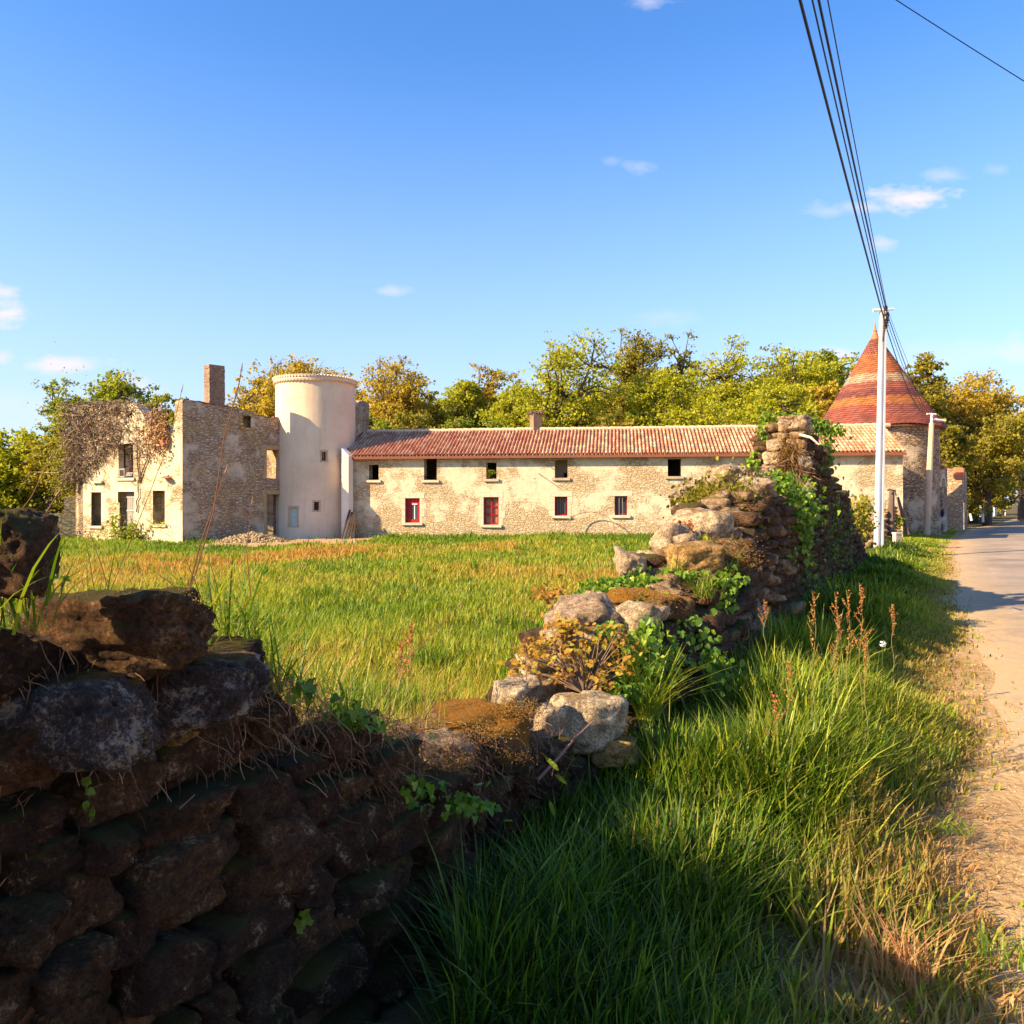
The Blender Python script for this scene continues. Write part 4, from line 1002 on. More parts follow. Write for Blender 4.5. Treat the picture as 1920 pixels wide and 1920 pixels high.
def blades(name, pos, h, w, lean_a, lean, curve, tone, mat_, parent=None, dry=None, lv=(0, .42, .78, 1.0)):
    pos = np.asarray(pos, float); N = len(pos); L = len(lv)
    fa = lean_a + math.pi / 2 + RN.uniform(-.5, .5, N)
    side = np.stack([np.cos(fa), np.sin(fa), np.zeros(N)], -1)
    dr = np.stack([np.cos(lean_a), np.sin(lean_a), np.zeros(N)], -1)
    Vs = []
    for i, t in enumerate(lv):
        out = (lean * t + curve * t * t) * h; zz_ = h * (t - .32 * np.abs(curve) * t * t)
        c = pos + dr * out[:, None]; c[:, 2] += zz_
        ww = w * (1 - .15 * t) * (1 if t < .5 else (1.0 - (t - .5) * 1.1))
        if i < L - 1: Vs += [c - side * ww[:, None] * .5, c + side * ww[:, None] * .5]
        else: Vs.append(c)
    k = len(Vs); V = np.stack(Vs, 1).reshape(-1, 3)
    base = np.arange(N)[:, None] * k
    loc = []; st = [0]
    for i in range(L - 2): loc += [2 * i, 2 * i + 1, 2 * i + 3, 2 * i + 2]; st.append(st[-1] + 4)
    loc += [2 * (L - 2), 2 * (L - 2) + 1, k - 1]
    loc = np.array(loc); nl = len(loc)
    loops = (base + loc[None, :]).ravel(); starts = (np.arange(N)[:, None] * nl + np.array(st)[None, :]).ravel()
    at = {'tone': np.repeat(tone, k)}; at['dry'] = np.repeat(dry if dry is not None else np.zeros(N), k)
    me = np_mesh(name, V, loops, starts, attrs=at)
    return link(name, me, mat_, parent, smooth=True)

def vnoise(x, y, s, seed=0):
    r = np.random.default_rng(seed); o = np.zeros_like(x)
    for k in range(6):
        a = r.uniform(0, 6.28); f = s * r.uniform(.5, 2.2); o += np.sin((x * math.cos(a) + y * math.sin(a)) * f + r.uniform(0, 6.28)) / 6
    return o * 1.7

# ================================================================ rocks
def ico(sub):
    import bmesh
    b = bmesh.new(); bmesh.ops.create_icosphere(b, subdivisions=sub, radius=1); b.verts.ensure_lookup_table()
    v = np.array([x.co[:] for x in b.verts]); f = np.array([[q_.index for q_ in p.verts] for p in b.faces]); b.free(); return v, f
ICO = {s: ico(s) for s in (1, 2, 3, 4, 5)}
def rock(size, sub=3, seed=0, box=.75, rough=.05, blunt=14):
    """angular stone: soft intersection of planes plus layered bumps"""
    r = np.random.default_rng(seed); v, f = ICO[sub]
    pl = [((1, 0, 0), 1), ((-1, 0, 0), 1), ((0, 1, 0), 1), ((0, -1, 0), 1), ((0, 0, 1), .95), ((0, 0, -1), .95)]
    for _ in range(9):
        m = r.normal(size=3); m /= np.linalg.norm(m); pl.append((m, r.uniform(box + .12, 1.28)))
    m = np.array([np.array(a) + r.normal(size=3) * .10 for a, _ in pl]); m /= np.linalg.norm(m, axis=1, keepdims=True); d = np.array([x[1] for x in pl])
    q = np.maximum(v @ m.T, 1e-3) / d[None, :]
    rad = 1 / (np.mean(q ** blunt, axis=1) * len(d)) ** (1 / blunt)
    p = v * rad[:, None]
    disp = np.zeros(len(p))
    for k in range(9 if sub < 4 else 16):
        fr = 2.6 * 1.38 ** k; w = r.normal(size=3); w /= np.linalg.norm(w); w2 = r.normal(size=3); w2 /= np.linalg.norm(w2)
        disp += rough * .62 * (1.17 ** -k) * np.sin(p @ w * fr * 1.7 + r.uniform(0, 6)) * np.sin(p @ w2 * fr * 1.3 + r.uniform(0, 6)) * 1.6
    p = p * (1 + disp)[:, None]
    return p * np.array(size) / 2, f
class Rocks:
    def __init__(s): s.V = []; s.Fc = []; s.T = []; s.n = 0
    def add(s, c, size, rot=(0, 0, 0), sub=2, seed=0, tone=0., **kw):
        from mathutils import Euler
        v, f = rock(size, sub, seed, **kw); Rm = np.array(Euler(rot).to_matrix()); v = v @ Rm.T + np.array(c)
        s.V.append(v); s.Fc.append(f + s.n); s.n += len(v); s.T.append(np.full(len(v), tone))
    def build(s, name, mat_, parent=None, smooth=True):
        V = np.concatenate(s.V); Fc = np.concatenate(s.Fc)
        return link(name, np_mesh(name, V, Fc.ravel(), np.arange(len(Fc)) * 3, attrs={'tone': np.concatenate(s.T)}), mat_, parent, smooth)

# ================================================================ foreground field wall
fw = empty('field_wall', (0, 4, 0)); tag(fw, 'crumbling dry stone wall running from the near left corner towards the white pole', 'wall')
WS = .53; WX = -1.85; WTH = .66
HP = [(-3, 1.3), (-.5, 1.25), (.9, 1.25), (1.2, 1.42), (1.45, 1.46), (1.55, 1.36), (1.72, 1.27), (1.95, 1.26), (2.15, 1.17), (2.32, 1.07), (2.5, .96), (2.85, .77), (3.3, .66), (3.7, .56), (4.1, .44), (4.5, .42), (4.8, .56), (5.1, .76), (5.6, .88), (6.0, .93), (6.4, 1.05), (6.9, 1.2), (7.5, 1.34), (8.0, 1.5), (8.6, 1.74), (9.1, 1.80), (9.4, 1.66), (10.4, 1.62), (11.45, 1.62), (11.55, 2.62), (12.0, 2.66), (12.3, 2.5), (12.8, 2.6), (13.3, 2.34), (13.6, 2.42), (14.0, 2.18), (14.7, 2.14), (15.1, 1.94), (15.9, 1.96), (16.5, 1.8), (17.0, 1.4), (17.5, 1.3), (18.5, .95), (19.6, .7), (20.6, .3), (21.2, -.2)]
def wh(y): return float(np.interp(y, [p[0] for p in HP], [p[1] for p in HP]))
def wface(y): # road face x, bulging where the wall has slumped
    return WX + WS * y + .10 * math.exp(-((y - 6.5) / 1.6) ** 2) + .03 * math.sin(y * 2.1)
WN = Vector((1, -WS, 0)).normalized(); WD = Vector((WS, 1, 0)).normalized(); wrz = math.atan2(WD.y, WD.x)
core = MB()
ysc = np.concatenate([np.arange(-3, 8, .12), np.arange(8, 21.2, .2)])
def bulge(y, z): return .16 * max(0, 1 - z / 1.1) * math.exp(-((y - 1.9) / 1.1) ** 2) + .16 * max(0, 1 - z / 1.0) * math.exp(-((y - 6.0) / 2.4) ** 2) + .05 * math.sin(y * 1.3) * max(0, 1 - z)
prevc = None; core_top = []
for y in ysc:
    h = wh(y) - .09; x0 = wface(y); pts = []
    soil = .045 * max(0, min(1, (5.2 - y))) + .035 * max(0, min(1, y - 9.5))
    for (o, z) in ((-.05 + soil, -.3), (-.07 + soil, h * .5), (-.10 + soil, h - .12), (-.18 + soil, h), (-WTH + .18, h + .01), (-WTH + .10, h - .12), (-WTH + .05, h * .5), (-WTH + .03, -.3)):
        b_ = bulge(y, z) if o > -.3 else 0
        pts.append((x0 + (o + b_) / abs(WN.x) * .9 + R.uniform(-.015, .015), y + R.uniform(-.01, .01), z + R.uniform(-.02, .02)))
    core.v += pts; core.uv += [(y, p[2]) for p in pts]; core.a += [0] * 8
k8 = len(ysc)
for i in range(k8 - 1):
    for j in range(7): core.f.append((i * 8 + j, i * 8 + j + 1, (i + 1) * 8 + j + 1, (i + 1) * 8 + j))
core.f.append(tuple(range(8))); core.f.append(tuple((k8 - 1) * 8 + j for j in range(8))[::-1])
core.build('earth_core', M_EARTH, fw)
faceD = Rocks(); faceL = Rocks(); rw = random.Random(21)
def stone_size(y):
    return (rw.uniform(.20, .40), rw.uniform(.11, .20)) if y < 5 else ((rw.uniform(.22, .42), rw.uniform(.10, .2)) if y < 9 else (rw.uniform(.2, .36), rw.uniform(.09, .17)))
def lay_face(side):
    z = -.06; row = 0
    while z < 2.9:
        hh = rw.uniform(.10, .16); y = -1.2 + rw.uniform(0, .3)
        while y < 20.9:
            L_ = rw.choice([rw.uniform(.10, .2), rw.uniform(.18, .34)]) * (1.0 if y < 9 else .9); ym = y + L_ / 2 * .883
            top = wh(ym)
            hz_ = hh * rw.uniform(.62, 1.2)
            if z + hh * .6 < top - .02 and not (side < 0 and z < .4 and ym < 3):
                off = rw.uniform(-.035, .03) * (1 if ym < 9 else .6) - .07 + (bulge(ym, z) * 1.05 if side > 0 else 0)
                zoff = .05 * math.sin(ym * 1.9 + row) * (1 if ym < 9 else .6)
                x0 = wface(ym) if side > 0 else wface(ym) - (WTH - .02) / WN.x
                c = (x0 + WN.x * off * side, ym - WN.y * 0, z + hh / 2 + zoff)
                near = ym < 4.2 and side > 0
                sub = 4 if near else (3 if ym < 8 else 2)
                if side < 0: sub = 2
                depth = rw.uniform(.22, .32)
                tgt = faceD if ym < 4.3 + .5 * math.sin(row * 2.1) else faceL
                tgt.add(c, (L_ * 1.03, depth, hz_ * 1.04), (rw.uniform(-.14, .14) if ym > 4.5 else rw.uniform(-.10, .10), rw.uniform(-.08, .08), wrz + rw.uniform(-.12, .12)), sub, rw.randrange(10 ** 6), rw.random() ** 1.5, box=.86, rough=.05, blunt=26)
            y += L_ * .883 + .01
        z += hh; row += 1
lay_face(1); lay_face(-1)
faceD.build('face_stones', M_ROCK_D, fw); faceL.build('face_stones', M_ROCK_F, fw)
# end face of the tall fragment (lit) and rubble in the core and on top
endR = Rocks()
z = 1.5
while z < 2.65:
    hh = rw.uniform(.1, .18); o = 0
    while o < WTH - .05:
        L_ = rw.uniform(.14, .3); L_ = min(L_, WTH - o + .02)
        y0 = 11.5; base = Vector((wface(y0), y0, 0)) - WN * (WTH - o - L_ / 2) 
        endR.add((base.x, base.y + rw.uniform(-.03, .05), z + hh / 2), (L_ * 1.05, .3, hh * 1.08), (rw.uniform(-.1, .1), rw.uniform(-.1, .1), rw.uniform(-.5, -.3)), 3, rw.randrange(10 ** 6), rw.random(), box=.7, rough=.05)
        o += L_
    z += hh * .95
for y in list(np.arange(1.0, 17, .13)) + list(np.arange(4.5, 9.0, .10)):
    if rw.random() < .9:
        h = wh(y); s_ = rw.uniform(.10, .26) * (1 if y < 9 else .85)
        o = rw.uniform(-WTH + .1, -.12); x0 = wface(y)
        endR.add((x0 + o, y, h - .03 + rw.uniform(-.05, .04)), (s_ * 1.3, s_, s_ * rw.uniform(.45, .75)), (rw.uniform(-.3, .3), rw.uniform(-.3, .3), rw.uniform(0, 3)), 3 if y < 9 else 2, rw.randrange(10 ** 6), rw.random(), box=.7)
for k in range(70):   # slumped rubble towards the road between y 4.6 and 9
    y = rw.uniform(4.6, 9.5); t = rw.random(); o = -.1 + .36 * t; zz = (wh(y) - .1) * (1 - t) ** 1.2 * rw.uniform(.6, 1)
    s_ = rw.uniform(.1, .24)
    endR.add((wface(y) + o, y, zz), (s_ * 1.4, s_, s_ * .65), (rw.uniform(-.4, .4), rw.uniform(-.4, .4), rw.uniform(0, 3)), 3, rw.randrange(10 ** 6), rw.random(), box=.7)
endR.build('rubble_fill', M_ROCK_R, fw)

# big loose stones lying on the wall
GRP = 'loose stones on top of the field wall'
big = [  # u, v(centre), w, h px, Y, depth, mat, label, rotz
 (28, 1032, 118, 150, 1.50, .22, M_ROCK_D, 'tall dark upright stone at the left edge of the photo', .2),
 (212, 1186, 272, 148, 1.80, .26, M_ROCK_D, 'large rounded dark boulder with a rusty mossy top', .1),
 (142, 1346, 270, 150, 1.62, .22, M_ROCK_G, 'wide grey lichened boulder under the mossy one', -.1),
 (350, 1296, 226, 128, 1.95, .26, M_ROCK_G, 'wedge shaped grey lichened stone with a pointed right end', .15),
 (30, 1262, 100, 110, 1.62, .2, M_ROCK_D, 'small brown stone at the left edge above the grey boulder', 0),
 (338, 1376, 54, 26, 1.93, .12, M_ROCK_O, 'small yellow stone wedged under the grey wedge stone', 0),
 (905, 1372, 170, 95, 3.30, .34, M_ROCK_M, 'long stone covered in orange moss beside the low gap', .3),
 (958, 1308, 58, 52, 3.75, .16, M_ROCK_P, 'pale upright stone behind the orange mossy one', .3),
 (828, 1410, 118, 66, 3.05, .26, M_ROCK_R, 'low brown stone left of the orange mossy one', .1),
 (1022, 1364, 54, 80, 3.75, .16, M_ROCK_GR, 'small upright grey stone beside the big pale boulder', .5),
 (1106, 1350, 128, 90, 4.00, .30, M_ROCK_P, 'big pale yellow boulder lit by the sun', .35),
 (1148, 1404, 98, 48, 4.00, .24, M_ROCK_O, 'flat ochre slab under the big pale boulder', .2),
 (1003, 1258, 62, 56, 4.75, .22, M_ROCK_P, 'pale stone on the meadow edge left of the orange bush', .6),
 (978, 1292, 60, 50, 4.4, .2, M_ROCK_GR, 'pinkish stone just below the one by the orange bush', .6),
 (1088, 1158, 128, 74, 5.05, .42, M_ROCK_GR, 'broad rough grey stone on the step of the wall', .2),
 (1078, 1212, 100, 60, 4.75, .34, M_ROCK_GR, 'pinkish stone under the broad rough grey one', .3),
 (1198, 1158, 84, 56, 5.05, .3, M_ROCK_P, 'tan stone right of the broad rough grey one', .4),
 (1190, 1120, 78, 30, 5.55, .3, M_ROCK_M, 'flat rusty mossy stone amid the ivy', .5),
 (1244, 1140, 70, 46, 5.35, .3, M_ROCK_M, 'rounded stone with golden moss above the road face', .2),
 (1118, 1120, 44, 26, 5.7, .22, M_ROCK_GR, 'little grey block on the meadow edge in the ivy', .1),
 (1184, 1062, 54, 44, 6.25, .3, M_ROCK_GR, 'pale block at the meadow edge above the ivy', .1),
 (1218, 1048, 44, 32, 6.6, .26, M_ROCK_P, 'small pale stone behind the pale block', .5),
 (1298, 1046, 100, 50, 6.3, .36, M_ROCK_O, 'long ochre boulder beneath the white slab', .15),
 (1318, 986, 112, 54, 7.3, .46, M_ROCK_P, 'long whitish slab crossing the wall top', .35),
 (1252, 1014, 54, 60, 6.9, .3, M_ROCK_GR, 'sloping pinkish stone left of the whitish slab', .6),
 (1286, 1018, 44, 30, 6.7, .22, M_ROCK_GR, 'small grey stone wedged between ochre and white stones', .2),
 (1354, 892, 58, 42, 8.75, .4, M_ROCK_GR, 'round grey stone crowning the middle of the wall', .2),
 (1416, 916, 60, 34, 9.3, .4, M_ROCK_GR, 'reddish stone between the round one and the tall stack', .3),
 (1392, 946, 40, 34, 8.6, .3, M_ROCK_R, 'brown stone half hidden in the ivy below the crown', .3),
 (1490, 796, 54, 30, 11.55, .42, M_ROCK_GR, 'squared block topping the tall wall fragment', -.38),
 (1505, 870, 26, 28, 11.25, .24, M_ROCK_P, 'pale round stone in the end of the tall fragment', 0),
 (1510, 913, 22, 16, 11.2, .2, M_ROCK_GR, 'little grey stone low in the end of the tall fragment', 0),
 (1455, 836, 26, 22, 11.35, .26, M_ROCK_GR, 'upper left squared stone of the tall fragment', -.38),
 (1449, 860, 30, 24, 11.35, .26, M_ROCK_P, 'middle left squared stone of the tall fragment', -.38),
 (1443, 886, 34, 26, 11.35, .26, M_ROCK_GR, 'lower left squared stone of the tall fragment', -.38),
]
for i, (u, v, w, h, Y, dep, m_, lab, rz) in enumerate(big):
    c = P(u, v, Y + dep * (.25 if Y > 2.5 else .1)); rk = Rocks()
    rk.add((0, 0, 0), (w / F * Y * (1.06 if Y > 2.5 else 1.16), dep, h / F * Y * 1.12), (R.uniform(-.05, .05), R.uniform(-.06, .06), rz), 5 if Y < 2.5 else 4, 100 + i, R.random(), box=.70, rough=.06, blunt=20 if Y > 2.5 else 11)
    o = rk.build('stone', m_); o.location = c; tag(o, lab, 'stone', GRP)

# ================================================================ ivy, moss, roots, shrubs
def ivy_patch(name, label, cells, n_per, size, mat_=M_L_IVY, cat='ivy', group=None, shape=IVY, nb=(.3, -.8, .45), tone_b=0.0):
    """cells: (u, v, Y, spread_u_px, spread_v_px, weight); leaves scattered round points near the wall"""
    Ps = []; 
    for (u, v, Y, su, sv, wgt) in cells:
        k = int(n_per * wgt)
        for _ in range(k):
            uu = u + RN.normal() * su * .5; vv = v + RN.normal() * sv * .5; Ps.append(tuple(P(uu, vv, Y + RN.normal() * .06)))
    Ps = np.array(Ps); N = np.tile(nb, (len(Ps), 1)) + RN.normal(size=Ps.shape) * .55
    tone = np.clip(RN.beta(2, 2, len(Ps)) + tone_b, 0, 1)
    o = leaf_mesh(name, Ps, N, size * RN.uniform(.55, 1.15, len(Ps)), tone, shape, mat_, None, up=(0, 0, -1))
    return tag(o, label, cat, group)
ivy_patch('ivy', 'bright ivy curtain hanging on the wall before the tall fragment', [(1440, 925, 9.9, 50, 30, 1), (1470, 960, 9.9, 55, 45, 1.6), (1500, 950, 10.1, 36, 40, 1), (1462, 1005, 9.8, 26, 40, 1), (1462, 1040, 9.7, 18, 40, .8), (1458, 900, 10.2, 40, 16, .8), (1515, 985, 10.4, 12, 50, .3), (1512, 1015, 10.3, 8, 30, .2)], 520, .058)
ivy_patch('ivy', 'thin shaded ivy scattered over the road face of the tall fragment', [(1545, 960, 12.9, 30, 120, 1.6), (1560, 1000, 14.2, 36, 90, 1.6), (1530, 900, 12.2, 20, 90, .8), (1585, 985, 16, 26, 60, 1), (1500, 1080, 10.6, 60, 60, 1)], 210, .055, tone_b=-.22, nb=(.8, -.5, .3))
ivy_patch('ivy', 'ivy climbing the meadow edge of the tall fragment', [(1432, 830, 11.7, 12, 50, 1), (1442, 806, 11.8, 16, 24, .7), (1424, 868, 11.6, 18, 24, .9), (1470, 782, 12, 40, 8, .6), (1412, 878, 11.5, 14, 16, .5)], 420, .062)
ivy_patch('ivy', 'small ivy tuft trailing from the top right of the tall fragment', [(1528, 794, 12.3, 24, 12, 1), (1556, 806, 12.8, 30, 12, .8), (1552, 840, 12.9, 14, 40, .6)], 230, .062, tone_b=-.1)
ivy_patch('ivy', 'low ivy spreading under the long ochre boulder', [(1300, 1082, 6.2, 90, 16, 1), (1340, 1090, 6.3, 40, 26, .7), (1250, 1086, 6.3, 70, 16, .6), (1360, 1120, 6.2, 26, 40, .5)], 150, .05)
ivy_patch('ivy', 'ivy mat on the meadow edge above the rough grey stone', [(1160, 1092, 6.0, 70, 12, 1), (1140, 1108, 5.8, 60, 14, 1), (1210, 1084, 6.1, 40, 14, .5), (1215, 1130, 5.5, 30, 20, .4)], 170, .045)
ivy_patch('ivy', 'ivy stem of yellow green leaves hanging beside the orange bush', [(1195, 1215, 4.75, 26, 36, 1), (1215, 1180, 4.8, 20, 24, .5), (1140, 1180, 4.7, 20, 14, .35), (1215, 1245, 4.7, 30, 30, .6)], 150, .05)
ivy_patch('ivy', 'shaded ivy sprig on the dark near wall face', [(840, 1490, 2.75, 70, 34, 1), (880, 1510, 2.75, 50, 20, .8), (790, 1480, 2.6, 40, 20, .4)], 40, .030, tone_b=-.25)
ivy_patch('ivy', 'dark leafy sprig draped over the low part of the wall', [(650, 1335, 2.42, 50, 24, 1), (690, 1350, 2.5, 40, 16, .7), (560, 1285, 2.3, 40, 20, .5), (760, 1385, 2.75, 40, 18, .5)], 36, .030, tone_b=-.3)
ivy_patch('leafy_bush', 'dark green bush spilling over the middle of the wall', [(1340, 935, 8.5, 60, 36, 1.6), (1310, 945, 8.4, 40, 26, 1), (1375, 955, 8.4, 50, 60, 1.6), (1395, 1000, 8.5, 30, 50, 1), (1365, 1000, 8.3, 40, 40, .8)], 620, .042, M_L_OL, 'bush', None, OVAL, tone_b=-.05)
ivy_patch('leafy_bush', 'dry brown bramble on the meadow side behind the round crown stone', [(1310, 925, 9.2, 60, 24, 1), (1340, 905, 9.2, 40, 20, .8), (1400, 885, 9.6, 50, 16, .5)], 190, .05, M_VINE, 'bush', None, OVAL)
ivy_patch('ivy', 'ivy creeping down between the orange bush and the verge grass', [(1210, 1280, 4.7, 50, 40, 1), (1170, 1290, 4.5, 40, 20, .6), (1250, 1230, 4.9, 40, 50, .9)], 150, .04, tone_b=-.05)
ivy_patch('leafy_weed', 'leafy green weed at the foot of the road face', [(1350, 1250, 5.0, 40, 30, 1), (1330, 1240, 5.0, 30, 40, .8), (1310, 1180, 5.3, 40, 40, .8)], 60, .05, M_L_IVY, 'plant', None, OVAL, tone_b=-.2)
def sapling(label, cells, nb, size, Yb, root):
    s_ = empty('oak_sapling', P(*root)); tag(s_, label, 'bush')
    st_ = MB(); Ps = []; 
    for (u, v, su, sv, k, Y) in cells:
        for _ in range(k):
            tip = P(u + RN.normal() * su * .5, v + RN.normal() * sv * .5, Y + RN.normal() * .08)
            r0 = P(*root); m_ = r0.lerp(tip, .5) + Vector((R.uniform(-.03, .03), 0, R.uniform(0, .05)))
            st_.tube([r0, m_, tip], [.004, .003, .0015], 4)
            for _2 in range(nb): 
                d_ = RN.normal(size=3) * .026; Ps.append((tip.x + d_[0], tip.y + d_[1], tip.z + d_[2] * .7))
    st_.build('stem', M_TWIG, s_)
    Ps = np.array(Ps); N = np.tile((-.25, -.5, .8), (len(Ps), 1)) + RN.normal(size=Ps.shape) * .5
    leaf_mesh('foliage', Ps, N, size * RN.uniform(.6, 1.2, len(Ps)), RN.beta(2, 2, len(Ps)), OAK, M_L_OR, s_)
sapling('large orange leaved oak seedling bush growing on the low wall', [(1060, 1240, 110, 40, 16, 4.5), (1120, 1210, 110, 36, 17, 4.55), (1050, 1215, 60, 30, 7, 4.55), (1100, 1262, 110, 30, 13, 4.4), (1165, 1225, 40, 40, 5, 4.5)], 8, .032, 4.5, (1095, 1300, 4.45))
sapling('small orange leaved seedling standing over the grey stone', [(1036, 1110, 24, 16, 9, 5.4), (1022, 1120, 20, 14, 5, 5.4)], 6, .045, 5.4, (1040, 1165, 5.3))
sapling('orange sprig in front of the broad rough grey stone', [(1072, 1168, 30, 26, 9, 4.75), (1058, 1188, 20, 20, 5, 4.7)], 6, .045, 4.7, (1062, 1225, 4.65))
sapling('orange weed between the pale stone and the meadow', [(1000, 1215, 30, 26, 9, 4.8), (985, 1235, 20, 20, 5, 4.75)], 5, .042, 4.8, (1005, 1270, 4.7))
ivy_patch('red_weed', 'small red leaved weed on the long whitish slab', [(1288, 985, 7.15, 16, 14, 1), (1275, 992, 7.1, 12, 10, .5)], 50, .04, M_SORREL, 'plant', None, OVAL)
ivy_patch('herb', 'yellow green herb growing behind the ochre boulder', [(1315, 1012, 6.9, 24, 16, 1)], 120, .035, M_L_YG, 'plant', None, OVAL)

# hanging roots and dry straw on the wall: wiry fibres
fib = MB(); rf = random.Random(5)
def fibre(p, n_, st, r, drop):
    pts = [p]; d_ = Vector((rf.gauss(0, 1), rf.gauss(0, .4), -drop)).normalized()
    for k in range(n_):
        d_ = (d_ + Vector((rf.gauss(0, .24), rf.gauss(0, .12), rf.gauss(0, .2) - drop * .16))).normalized(); pts.append(pts[-1] + d_ * st)
    fib.tube(pts, [r] * len(pts), 4, rf.random(), cap=False)
for k in range(1800):
    y = rf.choice([rf.uniform(1.4, 3.6), rf.uniform(2.0, 3.1), rf.uniform(3, 4.5)])
    h = wh(y); z = h - abs(rf.gauss(0, .18)) + .02; x = wface(y) + rf.uniform(.03, .09)
    fibre(Vector((x, y, max(.1, z))), rf.randint(4, 11), .014, rf.uniform(.0005, .0012), .6)
for k in range(260):
    y = rf.uniform(1.2, 2.6); x = wface(y) + rf.uniform(.03, .09); fibre(Vector((x, y, rf.uniform(.3, wh(y)))), rf.randint(4, 10), .018, rf.uniform(.0005, .0011), .7)
for k in range(3600):   # matted straw on top
    y = rf.uniform(1.5, 9.0); x = wface(y) - rf.uniform(.05, WTH - .1); fibre(Vector((x, y, wh(y) + rf.uniform(-.02, .06))), rf.randint(3, 6), .022, rf.uniform(.0007, .0014), .1)
for k in range(240):
    y = 11.4; o = rf.uniform(-.35, -.12); fibre(Vector((wface(y) + o, y - rf.uniform(.05, .2), rf.uniform(1.9, 2.45))), rf.randint(4, 8), .05, .004, .5)
tag(fib.build('root_mat', M_ROOTS), 'tangle of brown roots and dry straw hanging on the field wall', 'roots', None, 'stuff')
# moss cushions
Ps = []
for (u, v, Y, su, sv, k) in [(970, 1330, 3.35, 60, 24, 700), (905, 1370, 3.1, 60, 30, 350), (855, 1430, 2.95, 50, 30, 250), (270, 1130, 1.8, 130, 22, 900), (1240, 1126, 5.25, 44, 20, 300), (1195, 1112, 5.4, 50, 12, 250), (1490, 783, 11.5, 40, 5, 200), (1480, 850, 11.2, 30, 50, 900), (1380, 1050, 6.6, 60, 40, 700), (1340, 1020, 7.0, 50, 20, 400), (950, 1420, 3.2, 60, 16, 200)]:
    for _ in range(int(k * 2.2)): Ps.append(tuple(P(u + RN.normal() * su * .45, v + RN.normal() * sv * .42, Y + RN.normal() * .03)))
Ps = np.array(Ps); N = np.tile((-.2, -.6, .5), (len(Ps), 1)) + RN.normal(size=Ps.shape) * .5
tag(leaf_mesh('moss', Ps, N, .0015 + .0011 * Ps[:, 1] * RN.uniform(.6, 1.4, len(Ps)), RN.beta(2, 2, len(Ps)), DIAM, leaf_mat('moss_fibre', [(0, (.09, .04, .008)), (.5, (.20, .10, .015)), (1, (.32, .19, .025))], .15), None), 'orange brown moss cushions on the wall stones', 'moss', None, 'stuff')

# ================================================================ grass
def meadow():
    n_ = 175000
    Y = 2.6 + (39.5 - 2.6) * RN.random(n_) ** 1.9
    t = RN.uniform(-.78, .50, n_); X = t * Y
    side = X - WS * Y
    wl = WX - WTH * 1.13 - .02
    keep = (side < wl + .05) | (Y > 21)
    keep &= ~((Y > 21) & (side > -2.4))
    bx = np.interp(X, [-40, ML[0], MC[0], MC[0] + .5, TC.x, WA[0], WB[0]], [38.6, ML[1], MC[1], 37.5, 39.0, WA[1], WB[1]]); keep &= Y < bx - .12
    # bare earth in front of the tower
    keep &= ~((X > XU(400, 35)) & (X < XU(705, 37)) & (Y > 32.2 + .6 * np.sin(X * 2)) & (RN.random(n_) < .95))
    X, Y = X[keep], Y[keep]; N = len(X); Z = gz(X, Y)
    pn = vnoise(X, Y, 1.1, 3); pn2 = vnoise(X, Y, .35, 9); pf = vnoise(X, Y, 3.5, 5)
    band = np.exp(-((Y - 20 - 3 * pn2) / 9.0) ** 2) * 1.10 + .34 * np.exp(-((Y - 31) / 3) ** 2)
    tone = np.clip(.24 + .48 * band + .15 * pn + .26 * pn2 + .10 * pf + RN.normal(size=N) * .15, 0, 1)
    tone = np.where((Y < 9) & (RN.random(N) < .10), RN.uniform(.4, .7, N), tone)
    # greener rim near the buildings
    rim = sstep(Y, 33, 36.5); tone = tone * (1 - .30 * rim)
    h = (.20 + .07 * pn + .07 * (RN.random(N))) * np.where(Y < 8, 1.05, 1.0) + .05 * rim * (pf > .2)
    dk = vnoise(X, Y, 2.4, 61) > .72; h *= np.where(dk, 1.45, 1.0) * np.where(pf > .75, 1.2, 1.0); tone = np.where(dk, tone * .35, tone)
    w = .0034 + .00115 * Y
    return blades('meadow_grass', np.stack([X, Y, Z - .01], -1), np.clip(h * .78, .07, .5), w * RN.uniform(.7, 1.3, N), RN.uniform(0, 6.28, N), RN.uniform(0, .45, N), RN.uniform(0, .5, N), tone, M_MEADOW, lv=(0, .55, 1.0))
tag(meadow(), 'ochre and green meadow grass before the farm buildings', 'grass', None, 'stuff')

